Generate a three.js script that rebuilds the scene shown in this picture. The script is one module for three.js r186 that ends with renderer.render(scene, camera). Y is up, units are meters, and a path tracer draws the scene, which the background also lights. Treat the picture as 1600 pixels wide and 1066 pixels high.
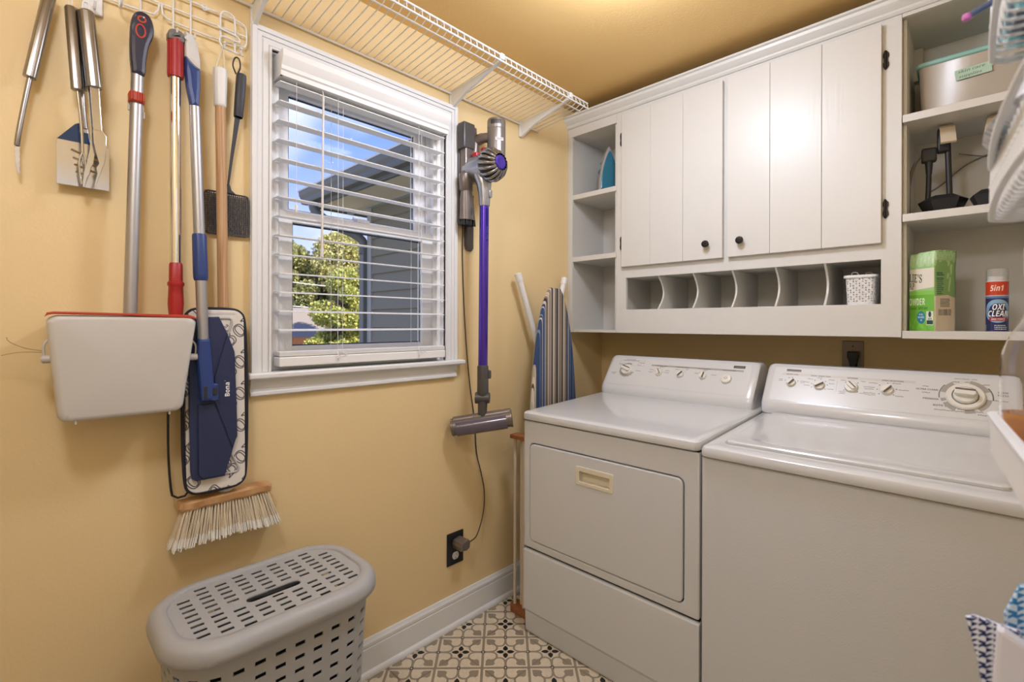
import * as THREE from 'three';
import { RoundedBoxGeometry } from 'three/addons/geometries/RoundedBoxGeometry.js';
import { mergeGeometries, toCreasedNormals } from 'three/addons/utils/BufferGeometryUtils.js';
import { RectAreaLightUniformsLib } from 'three/addons/lights/RectAreaLightUniformsLib.js';
import { ImprovedNoise } from 'three/addons/math/ImprovedNoise.js';

// ---------------------------------------------------------------- camera, sky, sun, exposure
const scene = new THREE.Scene();
const camera = new THREE.PerspectiveCamera(2 * Math.atan(533 / 752.8) * 180 / Math.PI, 1600 / 1066, 0.02, 200);
camera.rotation.order = 'YXZ';
camera.position.set(1.602, 1.278, 2.415);
camera.rotation.set(0, 44.104 * Math.PI / 180, 0.0025);
camera.setViewOffset(1600, 1066, 0, 26.2, 1600, 1066);
camera.focus = 2.0;
camera.userData.fStop = 4.5;
scene.add(camera);

const renderer = new THREE.WebGLRenderer({ antialias: true });
renderer.toneMapping = THREE.LinearToneMapping;
renderer.toneMappingExposure = 1.38;
renderer.shadowMap.enabled = true;
renderer.shadowMap.type = THREE.PCFSoftShadowMap;

RectAreaLightUniformsLib.init();
const noise = new ImprovedNoise();
const fbm = (x, y, z, n = 5) => { let s = 0, a = 0.5; for (let i = 0; i < n; i++) { s += a * noise.noise(x, y, z); x *= 2.03; y *= 2.03; z *= 2.03; a *= 0.5; } return s; };
{
  const W = 1024, H = 512, d = new Float32Array(W * H * 4);
  for (let j = 0; j < H; j++) for (let i = 0; i < W; i++) {
    const el = ((j + 0.5) / H - 0.5) * Math.PI, az = ((i + 0.5) / W - 0.5) * 2 * Math.PI;
    const y = Math.sin(el), x = Math.cos(el) * Math.cos(az), z = Math.cos(el) * Math.sin(az), e = Math.max(0, y);
    const k = Math.pow(1 - e, 4.2);
    let c = [0.055 + 0.62 * k, 0.17 + 0.53 * k, 0.62 + 0.20 * k];
    const q = 1 / (e + 0.22);
    let m = fbm(x * q * 1.3 + 3.1, z * q * 2.6 + 7.7, 1.5, 6) * 2.0 + 0.04;
    m = Math.min(1, Math.max(0, m)) * 0.75 * Math.min(1, e * 14);
    c = c.map((v, n) => v * (1 - m) + [0.74, 0.745, 0.76][n] * m);
    d.set([c[0] * 1.4, c[1] * 1.4, c[2] * 1.4, 1], (j * W + i) * 4);
  }
  const t = new THREE.DataTexture(d, W, H, THREE.RGBAFormat, THREE.FloatType);
  t.mapping = THREE.EquirectangularReflectionMapping; t.magFilter = THREE.LinearFilter; t.minFilter = THREE.LinearFilter; t.needsUpdate = true;
  scene.background = t;
}
const sun = new THREE.DirectionalLight(new THREE.Color(1.0, 0.93, 0.80), 6.5);
sun.position.set(9, 11, -7); sun.target.position.set(-6, 0, -2);
sun.castShadow = true; sun.shadow.mapSize.set(2048, 2048);
Object.assign(sun.shadow.camera, { left: -24, right: 24, top: 24, bottom: -24, near: 0.5, far: 60 });
scene.add(sun, sun.target);
const ROOM_LAMP = { at: [0.86, 2.325, 1.16], color: [0.93, 1.0, 1.20], power: 0.85, down: 13.5 };
const UNSEEN_NEAR_LAMP = { at: [1.1, 2.325, 2.55], color: [0.93, 1.0, 1.20], power: 0.9, down: 13 };  // out of view near the camera, placed to light the machine fronts

// ---------------------------------------------------------------- helpers
const V = (x, y, z) => new THREE.Vector3(x, y, z);
let seed = 12345;
const rnd = () => { seed = (seed + 0x6d2b79f5) | 0; let t = Math.imul(seed ^ (seed >>> 15), 1 | seed); t = (t + Math.imul(t ^ (t >>> 7), 61 | t)) ^ t; return ((t ^ (t >>> 14)) >>> 0) / 4294967296; };
const rr = (a, b) => a + (b - a) * rnd();
const used = new Map();
function numbered(name) { const n = used.get(name) ?? 0; used.set(name, n + 1); return n ? `${name}_${String(n).padStart(3, '0')}` : name; }
const origin = new Map();                                   // where a thing's own zero lies in the world
function clean(g) {
  g = g.index ? g.toNonIndexed() : g;
  for (const k of Object.keys(g.attributes)) if (!['position', 'normal', 'uv'].includes(k)) g.deleteAttribute(k);
  if (!g.attributes.uv) g.setAttribute('uv', new THREE.BufferAttribute(new Float32Array(g.attributes.position.count * 2), 2));
  if (!g.attributes.normal) g.computeVertexNormals();
  g.clearGroups();
  return g;
}
const join = (...gs) => { const l = gs.flat(Infinity).map(clean); return l.length > 1 ? mergeGeometries(l) : l[0]; };
function thing(name, label, category, at = [0, 0, 0], group, kind) {
  const o = new THREE.Group(); o.name = numbered(name); o.position.set(...at); scene.add(o);
  origin.set(o, at);
  o.userData = {};
  if (label) o.userData.label = label;
  if (category) o.userData.category = category;
  if (group) o.userData.group = group;
  if (kind) o.userData.kind = kind;
  return o;
}
function part(name, geo, mat, parent, label) {              // geometry in world coordinates; it is brought into the parent's own
  let g = Array.isArray(geo) ? join(geo) : join(geo).clone();
  const o = origin.get(parent);
  g.translate(-o[0], -o[1], -o[2]);
  const m = new THREE.Mesh(g, mat); m.name = name; m.castShadow = m.receiveShadow = true;
  if (label) m.userData.label = label;
  parent.add(m); origin.set(m, o);
  return m;
}
function solo(name, geo, mat, label, category, at = [0, 0, 0], group, kind) {   // a thing that is one mesh
  const g = (Array.isArray(geo) ? join(geo) : join(geo).clone()).translate(-at[0], -at[1], -at[2]);
  const m = new THREE.Mesh(g, mat); m.name = numbered(name); m.position.set(...at); m.castShadow = m.receiveShadow = true;
  m.userData = {};
  if (label) m.userData.label = label;
  if (category) m.userData.category = category;
  if (group) m.userData.group = group;
  if (kind) m.userData.kind = kind;
  scene.add(m); origin.set(m, at);
  return m;
}
const struct = (name, geo, mat) => solo(name, geo, mat, null, null, [0, 0, 0], null, 'structure');
function structGroup(name) { return thing(name, null, null, [0, 0, 0], null, 'structure'); }

// boxes by their limits, rounded where r > 0
function bx(x0, x1, y0, y1, z0, z1, r = 0, seg = 2) {
  const w = x1 - x0, h = y1 - y0, d = z1 - z0;
  const g = r ? new RoundedBoxGeometry(w, h, d, seg, Math.min(r, w / 2.01, h / 2.01, d / 2.01)) : new THREE.BoxGeometry(w, h, d);
  return clean(g).translate((x0 + x1) / 2, (y0 + y1) / 2, (z0 + z1) / 2);
}
const cb = (c, s, r = 0) => bx(c[0] - s[0] / 2, c[0] + s[0] / 2, c[1] - s[1] / 2, c[1] + s[1] / 2, c[2] - s[2] / 2, c[2] + s[2] / 2, r);
function spin(g, at, rx, ry, rz) {                           // turn about a point
  g.translate(-at[0], -at[1], -at[2]);
  g.applyMatrix4(new THREE.Matrix4().makeRotationFromEuler(new THREE.Euler(rx, ry, rz, 'YXZ')));
  return g.translate(...at);
}
function rod(a, b, r, r2 = r, n = 12, cap = true) {          // a straight (tapered) bar between two points
  const A = V(...a), B = V(...b), d = B.clone().sub(A), g = new THREE.CylinderGeometry(r2, r, d.length(), n, 1, !cap);
  g.applyQuaternion(new THREE.Quaternion().setFromUnitVectors(V(0, 1, 0), d.normalize()));
  return clean(g).translate((a[0] + b[0]) / 2, (a[1] + b[1]) / 2, (a[2] + b[2]) / 2);
}
function tube(pts, r, { n = 8, seg = 0, closed = false, } = {}) {
  const c = new THREE.CatmullRomCurve3(pts.map((p) => V(...p)), closed, 'centripetal');
  return clean(new THREE.TubeGeometry(c, seg || pts.length * 6, r, n, closed));
}
function bent(pts, r, bend, { n = 8, closed = false } = {}) { // wire: straight runs with rounded corners
  const P = pts.map((p) => V(...p)), out = [], N = P.length;
  for (let i = 0; i < N; i++) {
    const ends = !closed && (i === 0 || i === N - 1);
    if (ends) { out.push(P[i]); continue; }
    const a = P[(i + N - 1) % N], b = P[i], c = P[(i + 1) % N];
    const da = a.clone().sub(b), dc = c.clone().sub(b), m = Math.min(bend, da.length() * 0.49, dc.length() * 0.49);
    const s = b.clone().addScaledVector(da.normalize(), m), e = b.clone().addScaledVector(dc.normalize(), m);
    for (let k = 0; k <= 6; k++) { const t = k / 6; out.push(s.clone().multiplyScalar((1 - t) * (1 - t)).addScaledVector(b, 2 * t * (1 - t)).addScaledVector(e, t * t)); }
  }
  const path = new THREE.CurvePath(), M = out.length;
  for (let i = 0; i < (closed ? M : M - 1); i++) if (out[i].distanceTo(out[(i + 1) % M]) > 1e-6) path.add(new THREE.LineCurve3(out[i], out[(i + 1) % M]));
  const dense = [];
  for (const c of path.curves) dense.push(c.v1);
  if (!closed) dense.push(out[M - 1]);
  const poly = new THREE.CatmullRomCurve3(dense, closed, 'chordal');
  return clean(new THREE.TubeGeometry(poly, dense.length * 2, r, n, closed));
}
function shapeOf(pts, holes = []) {
  const s = pts instanceof THREE.Shape ? pts : new THREE.Shape(pts.map((p) => new THREE.Vector2(...p)));
  for (const h of holes) s.holes.push(h instanceof THREE.Path ? h : new THREE.Path(h.map((p) => new THREE.Vector2(...p))));
  return s;
}
function ex(shape, depth, bevel = 0, seg = 8, crease = 0.3) {
  const g = new THREE.ExtrudeGeometry(shape, { depth: depth - 2 * bevel, bevelEnabled: bevel > 0, bevelThickness: bevel, bevelSize: bevel, bevelOffset: -bevel, bevelSegments: 2, curveSegments: seg });
  if (bevel) g.translate(0, 0, bevel);
  return crease ? clean(toCreasedNormals(g, crease)) : clean(g);
}
const exZ = (pts, z0, depth, bevel = 0, holes = [], seg = 8) => ex(shapeOf(pts, holes), depth, bevel, seg).translate(0, 0, z0);       // [x, y] drawn, thick along +z
const exX = (pts, x0, depth, bevel = 0, holes = [], seg = 8) => {                                                                    // [z, y] drawn, thick along +x
  const f = (p) => (p instanceof THREE.Path ? p : p.map(([z, y]) => [-z, y]));
  return ex(shapeOf(f(pts), holes.map(f)), depth, bevel, seg).rotateY(Math.PI / 2).translate(x0, 0, 0);
};
const exY = (pts, y0, depth, bevel = 0, holes = [], seg = 8) => {                                                                    // [x, z] drawn, thick along +y
  const f = (p) => (p instanceof THREE.Path ? p : p.map(([x, z]) => [x, -z]));
  return ex(shapeOf(f(pts), holes.map(f)), depth, bevel, seg).rotateX(-Math.PI / 2).translate(0, y0, 0);
};
function rrect(x0, x1, y0, y1, r, n = 6) {                    // rounded rectangle outline, counter-clockwise; r: one radius or four (bl, br, tr, tl)
  const R = Array.isArray(r) ? r : [r, r, r, r], out = [];
  [[x0 + R[0], y0 + R[0], R[0], Math.PI], [x1 - R[1], y0 + R[1], R[1], 1.5 * Math.PI], [x1 - R[2], y1 - R[2], R[2], 0], [x0 + R[3], y1 - R[3], R[3], 0.5 * Math.PI]]
    .forEach(([cx, cy, q, a]) => { for (let i = 0; i <= n; i++) { const t = a + (i / n) * Math.PI / 2; out.push([cx + q * Math.cos(t), cy + q * Math.sin(t)]); } });
  return out;
}
function lathe(profile, at, n = 32, crease = 0.6) {          // [radius, y] turned about the vertical through at
  const g = new THREE.LatheGeometry(profile.map((p) => new THREE.Vector2(Math.max(p[0], 1e-5), p[1])), n);
  return clean(toCreasedNormals(g, crease)).translate(...at);
}
function aim(g, dir, at) {                                   // turn +y to a direction and move
  g.applyQuaternion(new THREE.Quaternion().setFromUnitVectors(V(0, 1, 0), V(...dir).normalize()));
  return g.translate(...at);
}
function uvm(g, s = 1) {                                     // uv in metres, by the face's main direction
  const p = g.attributes.position, n = g.attributes.normal, uv = new Float32Array(p.count * 2);
  for (let i = 0; i < p.count; i++) {
    const a = Math.abs(n.getX(i)), b = Math.abs(n.getY(i)), c = Math.abs(n.getZ(i));
    const q = a >= b && a >= c ? [p.getZ(i), p.getY(i)] : b >= c ? [p.getX(i), p.getZ(i)] : [p.getX(i), p.getY(i)];
    uv.set([q[0] * s, q[1] * s], i * 2);
  }
  g.setAttribute('uv', new THREE.BufferAttribute(uv, 2));
  return g;
}
function loft(rings, { closed = true, capA = false, capB = false, crease = 0.7 } = {}) {   // rings of points, all of one length
  const pos = [], N = rings[0].length, q = (a, b, c) => pos.push(...a, ...b, ...c);
  for (let k = 0; k < rings.length - 1; k++) for (let i = 0; i < (closed ? N : N - 1); i++) {
    const j = (i + 1) % N, a = rings[k][i], b = rings[k][j], c = rings[k + 1][j], d = rings[k + 1][i];
    q(a, b, c); q(a, c, d);
  }
  const cap = (r, flip) => { const c = [0, 1, 2].map((n) => r.reduce((s, p) => s + p[n], 0) / N); for (let i = 0; i < N; i++) { const j = (i + 1) % N; flip ? q(c, r[j], r[i]) : q(c, r[i], r[j]); } };
  if (capA) cap(rings[0], true);
  if (capB) cap(rings[rings.length - 1], false);
  const g = new THREE.BufferGeometry(); g.setAttribute('position', new THREE.Float32BufferAttribute(pos, 3)); g.computeVertexNormals();
  return clean(toCreasedNormals(g, crease));
}
// a perforated shell: at(u, v, inner) gives a point, us and vs the grid lines, hole(i, j) says which cells are open
function perforated(at, us, vs, hole) {
  const pos = [], quad = (a, b, c, d) => pos.push(...a, ...b, ...c, ...a, ...c, ...d);
  const n = us.length - 1, m = vs.length - 1, open = (i, j) => i < 0 || j < 0 || i >= n || j >= m || hole(i, j);
  for (let i = 0; i < n; i++) for (let j = 0; j < m; j++) {
    if (hole(i, j)) continue;
    const [u0, u1, v0, v1] = [us[i], us[i + 1], vs[j], vs[j + 1]];
    const o = [at(u0, v0, 0), at(u1, v0, 0), at(u1, v1, 0), at(u0, v1, 0)], q = [at(u0, v0, 1), at(u1, v0, 1), at(u1, v1, 1), at(u0, v1, 1)];
    quad(...o); quad(q[0], q[3], q[2], q[1]);
    if (open(i, j - 1)) quad(q[0], q[1], o[1], o[0]);
    if (open(i, j + 1)) quad(o[3], o[2], q[2], q[3]);
    if (open(i - 1, j)) quad(q[0], o[0], o[3], q[3]);
    if (open(i + 1, j)) quad(o[1], q[1], q[2], o[2]);
  }
  const g = new THREE.BufferGeometry(); g.setAttribute('position', new THREE.Float32BufferAttribute(pos, 3)); g.computeVertexNormals();
  return clean(toCreasedNormals(g, 0.4));
}
// a flat printed face with uv 0..1, facing +z, then turned
function face(w, h) { return clean(new THREE.PlaneGeometry(w, h)); }

// ---------------------------------------------------------------- textures and materials
function canvasTex(w, h, draw, { srgb = true, repeat } = {}) {
  const c = document.createElement('canvas'); c.width = w; c.height = h;
  draw(c.getContext('2d'), w, h);
  const t = new THREE.CanvasTexture(c); t.wrapS = t.wrapT = THREE.RepeatWrapping;
  if (srgb) t.colorSpace = THREE.SRGBColorSpace;
  if (repeat) t.repeat.set(...repeat);
  return t;
}
function dataTex(n, f, { srgb = false, m = n } = {}) {
  const d = new Uint8Array(n * m * 4);
  for (let j = 0; j < m; j++) for (let i = 0; i < n; i++) { const v = f(i / n, j / m); const a = Array.isArray(v) ? v : [v, v, v]; d.set([...a.map((x) => Math.max(0, Math.min(255, x * 255))), 255], (j * n + i) * 4); }
  const t = new THREE.DataTexture(d, n, m); t.wrapS = t.wrapT = THREE.RepeatWrapping; t.magFilter = t.minFilter = THREE.LinearFilter; t.needsUpdate = true;
  if (srgb) t.colorSpace = THREE.SRGBColorSpace;
  return t;
}
const tile4 = (x, y, s, z) => {                              // noise that repeats over the unit square
  const n = (a, b) => fbm(a * s, b * s, z, 4), f = (t) => t * t * (3 - 2 * t), u = f(x), v = f(y);
  return (n(x, y) * (1 - u) + n(x - 1, y) * u) * (1 - v) + (n(x, y - 1) * (1 - u) + n(x - 1, y - 1) * u) * v;
};
const bumpFine = dataTex(256, (x, y) => 0.5 + 0.9 * tile4(x, y, 26, 1.3));
const bumpCoarse = dataTex(256, (x, y) => 0.5 + 0.8 * tile4(x, y, 6, 5.1));
const brushV = dataTex(256, (x, y) => 0.5 + 0.7 * fbm(x * 60, y * 3, 2.2, 3) + 0.2 * tile4(x, y, 8, 3));
const woodTex = (a, b, k) => dataTex(256, (x, y) => { const g = 0.5 + 0.5 * Math.sin((x * 9 + fbm(x * 3, y * 0.8, k, 4) * 5) * 6.283) * 0.6 + fbm(x * 50, y * 4, k + 3, 3) * 0.7; return a.map((v, n) => v + (b[n] - v) * Math.max(0, Math.min(1, g))); }, { srgb: true });
const rep = (t, x, y = x) => { const c = t.clone(); c.repeat.set(x, y); c.needsUpdate = true; return c; };
const S = (c) => new THREE.Color(c);
const mat = (c, roughness = 0.6, o = {}) => new THREE.MeshStandardMaterial({ color: Array.isArray(c) ? new THREE.Color().setRGB(...c) : S(c), roughness, ...o });
const phys = (c, roughness = 0.6, o = {}) => new THREE.MeshPhysicalMaterial({ color: Array.isArray(c) ? new THREE.Color().setRGB(...c) : S(c), roughness, ...o });

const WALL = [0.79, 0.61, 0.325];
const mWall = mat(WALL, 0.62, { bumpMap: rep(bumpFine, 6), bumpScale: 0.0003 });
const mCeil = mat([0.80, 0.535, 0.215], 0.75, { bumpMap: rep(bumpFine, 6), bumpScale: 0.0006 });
const mTrim = mat([0.77, 0.775, 0.775], 0.34);
const mCab = mat([0.665, 0.655, 0.62], 0.36, { bumpMap: rep(brushV, 3, 1), bumpScale: 0.0004 });
const mCabIn = mat([0.66, 0.64, 0.59], 0.5);
const mAppl = phys([0.66, 0.675, 0.69], 0.30, { clearcoat: 0.8, clearcoatRoughness: 0.10 });
const mApplFront = phys([0.65, 0.665, 0.68], 0.45, { bumpMap: rep(bumpFine, 9), bumpScale: 0.0003 });
const mKnob = mat([0.76, 0.735, 0.67], 0.35);
const mAlmond = mat([0.76, 0.70, 0.55], 0.4);
const mGap = mat([0.03, 0.027, 0.024], 0.8);
const mMark = mat([0.13, 0.115, 0.10], 0.6);
const mBronze = mat([0.022, 0.016, 0.013], 0.42, { metalness: 0.5 });
const mBlack = mat([0.014, 0.014, 0.016], 0.45);
const mVinyl = mat([0.87, 0.87, 0.875], 0.35);
const mBlind = mat([0.85, 0.85, 0.84], 0.4);
const mWire = mat([0.76, 0.76, 0.75], 0.4);
const mChrome = mat([0.86, 0.85, 0.83], 0.08, { metalness: 1 });
const mSteel = mat([0.36, 0.355, 0.35], 0.28, { metalness: 1 });
const mSteelBright = mat([0.52, 0.52, 0.52], 0.16, { metalness: 1 });
const mAlu = mat([0.44, 0.44, 0.45], 0.42, { metalness: 0.85 });
const mGrey = mat([0.40, 0.405, 0.41], 0.46);
const mWhiteP = mat([0.75, 0.745, 0.73], 0.42);
const mPole = mat([0.60, 0.43, 0.27], 0.5, { map: rep(woodTex([0.80, 0.66, 0.50], [0.66, 0.50, 0.34], 2), 1, 1) });
mPole.color.setRGB(1, 1, 1);
const mWood = mat([1, 1, 1], 0.5, { map: woodTex([0.80, 0.64, 0.45], [0.65, 0.47, 0.29], 7) });
const mWoodRed = mat([1, 1, 1], 0.5, { map: woodTex([0.68, 0.44, 0.25], [0.50, 0.28, 0.14], 9) });
// ---------------------------------------------------------------- the room
const RX = 1.86, FZ = 2.80, CH = 2.44;
const WZ0 = 1.14, WZ1 = 1.88, WY0 = 1.12, WY1 = 2.155;       // the opening in the window wall
struct('wall_left', uvm(exX([[-0.14, -0.1], [FZ + 0.14, -0.1], [FZ + 0.14, CH + 0.1], [-0.14, CH + 0.1]], -0.14, 0.14, 0, [[[WZ0, WY0], [WZ0, WY1], [WZ1, WY1], [WZ1, WY0]]])), mWall);
struct('wall_back', uvm(bx(0, RX, -0.1, CH + 0.1, -0.14, 0)), mWall);
struct('wall_right', uvm(bx(RX, RX + 0.14, -0.1, CH + 0.1, -0.14, FZ + 0.14)), mWall);
struct('wall_front', uvm(bx(0, RX, -0.1, CH + 0.1, FZ, FZ + 0.14)), mWall);
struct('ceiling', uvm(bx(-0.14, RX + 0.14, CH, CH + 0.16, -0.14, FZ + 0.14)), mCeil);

// the floor: a slab, and on it square patterned tiles, one mesh each
const floor = struct('floor', bx(-0.14, RX + 0.14, -0.12, -0.008, -0.14, FZ + 0.14), mat([0.16, 0.14, 0.115], 0.9));
const TP = 0.2465;
const tileTex = canvasTex(1024, 1024, (c, W) => {
  c.fillStyle = '#dccfb9'; c.fillRect(0, 0, W, W);
  for (let i = 0; i < 2600; i++) { c.fillStyle = `rgba(${rnd() < 0.5 ? '255,248,235' : '150,130,105'},${0.05 * rnd()})`; const r = 4 + 26 * rnd(); c.beginPath(); c.arc(rnd() * W, rnd() * W, r, 0, 7); c.fill(); }
  const g = '#978b78', k = '#1b1713', s = W * Math.SQRT1_2;   // the pattern's squares stand on their corners
  const diamond = (cx, cy) => {
    c.save(); c.translate(cx, cy); c.rotate(Math.PI / 4); c.scale(s, s); c.lineCap = 'round'; c.lineJoin = 'round';
    for (let q = 0; q < 4; q++) {
      c.save(); c.rotate(q * Math.PI / 2);
      c.strokeStyle = g; c.lineWidth = 0.056; c.beginPath(); c.moveTo(0.5, -0.5); c.lineTo(0.5, 0.5); c.stroke();
      c.lineWidth = 0.044;
      for (const f of [0, 1]) {                               // two scrolls run from the dots to the spade in the corner
        c.save(); if (f) c.transform(0, 1, 1, 0, 0, 0);
        c.beginPath(); c.moveTo(0.47, 0.012); c.bezierCurveTo(0.36, -0.005, 0.22, 0.0, 0.195, 0.10); c.bezierCurveTo(0.175, 0.20, 0.23, 0.25, 0.30, 0.27); c.stroke(); c.restore();
      }
      c.fillStyle = g; c.beginPath(); c.moveTo(0.435, 0.435); c.lineTo(0.425, 0.275); c.quadraticCurveTo(0.37, 0.20, 0.325, 0.25); c.lineTo(0.28, 0.23); c.lineTo(0.23, 0.28); c.lineTo(0.25, 0.325);
      c.quadraticCurveTo(0.20, 0.37, 0.275, 0.425); c.closePath(); c.fill();
      c.strokeStyle = '#a79c8a'; c.lineWidth = 0.012; c.beginPath(); c.moveTo(0, 0); c.lineTo(0.07, 0.07); c.stroke();
      c.fillStyle = k; c.beginPath(); c.moveTo(0.035, 0); c.bezierCurveTo(0.06, -0.07, 0.135, -0.075, 0.205, 0); c.bezierCurveTo(0.135, 0.075, 0.06, 0.07, 0.035, 0); c.fill();
      c.fillStyle = '#8b8070'; c.beginPath(); c.moveTo(0.43, 0); c.lineTo(0.5, -0.07); c.lineTo(0.57, 0); c.lineTo(0.5, 0.07); c.fill();
      for (const [a, b, col] of [[0.5, 0, '#efe6d6'], [0.474, -0.02, k], [0.526, 0.02, k], [0.474, 0.02, k], [0.526, -0.02, k]]) { c.fillStyle = col; c.beginPath(); c.arc(a, b, 0.0155, 0, 7); c.fill(); }
      c.restore();
    }
    c.restore();
  };
  for (const [x, y] of [[0, 0], [1, 0], [0, 1], [1, 1], [0.5, 0.5]]) diamond(x * W, y * W);
  c.fillStyle = 'rgba(70,55,40,0.55)';
}, {});
tileTex.anisotropy = 8;
const mTiles = [1, 0.965, 0.985].map((v) => mat([v, v, v], 0.42, { map: tileTex }));
{
  const g = bx(-TP / 2 + 0.0005, TP / 2 - 0.0005, -0.009, 0, -TP / 2 + 0.0005, TP / 2 - 0.0005, 0.0012, 1), p = g.attributes.position, uv = [];
  for (let i = 0; i < p.count; i++) uv.push(p.getX(i) / TP + 0.5, 0.5 - p.getZ(i) / TP);
  g.setAttribute('uv', new THREE.Float32BufferAttribute(uv, 2));
  for (let i = 0; i < 8; i++) for (let j = 0; j < 12; j++) {
    const x = 0.155 + (i - 0.5) * TP, z = 0.958 + (j - 3.5) * TP;
    if (x - TP / 2 > RX || z - TP / 2 > FZ || x + TP / 2 < 0 || z + TP / 2 < 0) continue;
    const m = new THREE.Mesh(g, mTiles[(i * 7 + j * 5) % 3]); m.name = 'floor_tile'; m.position.set(x, 0, z); m.rotation.y = ((i + j * 2) % 4) * Math.PI / 2; m.receiveShadow = true; floor.add(m);
  }
}
// baseboard with its cap and shoe moulding, drawn as a profile [out, up] and run along the walls
const baseProfile = [[0, 0], [0.026, 0], [0.0255, 0.008], [0.022, 0.015], [0.015, 0.019], [0.0135, 0.02], [0.0135, 0.098], [0.0105, 0.1], [0.0105, 0.104], [0.0135, 0.106], [0.013, 0.116], [0.009, 0.122], [0.006, 0.131], [0, 0.131]];
struct('baseboard_left', exZ(baseProfile, 0, FZ), mTrim);
struct('baseboard_back', exZ(baseProfile, 0, RX).rotateY(-Math.PI / 2).translate(RX, 0, 0), mTrim);
struct('baseboard_front', exZ(baseProfile, 0, RX).rotateY(Math.PI / 2).translate(0, 0, FZ), mTrim);

// lamps: a glass bowl on the ceiling and the light in it
function ceilingLamp(L, label, r) {
  const t = thing('unseen_ceiling_lamp', label, 'ceiling light', [L.at[0], CH, L.at[2]]);
  part('base_ring', lathe([[0, 0], [r + 0.012, 0], [r + 0.012, -0.018], [r, -0.022], [0, -0.022]], [L.at[0], CH, L.at[2]], 40), mSteel, t);
  const bowl = []; for (let i = 0; i <= 10; i++) { const a = (i / 10) * Math.PI / 2; bowl.push([r * Math.sin(a), -0.02 - 0.10 * Math.cos(a)]); }
  const c = new THREE.Color().setRGB(...L.color);
  part('glass_bowl', lathe(bowl, [L.at[0], CH, L.at[2]], 40), mat([0.9, 0.88, 0.84], 0.35, { emissive: c, emissiveIntensity: 3 }), t);
  part('finial', lathe([[0, -0.118], [0.009, -0.12], [0.011, -0.128], [0.006, -0.138], [0, -0.14]], [L.at[0], CH, L.at[2]], 16), mSteel, t);
  const l = new THREE.PointLight(c, L.power, 0, 2); l.position.set(...L.at); l.castShadow = true; l.shadow.radius = 6; l.shadow.mapSize.set(1024, 1024); scene.add(l);
  const a = new THREE.RectAreaLight(c, L.down, r * 1.77, r * 1.77); a.position.set(L.at[0], CH - 0.145, L.at[2]); a.lookAt(L.at[0], 0, L.at[2]); scene.add(a);
}
ceilingLamp(ROOM_LAMP, 'glowing glass bowl lamp on the ceiling between the window and the cabinets', 0.15);
ceilingLamp(UNSEEN_NEAR_LAMP, 'smaller unseen bowl lamp on the ceiling near the camera, placed to light the machine fronts', 0.12);

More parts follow.
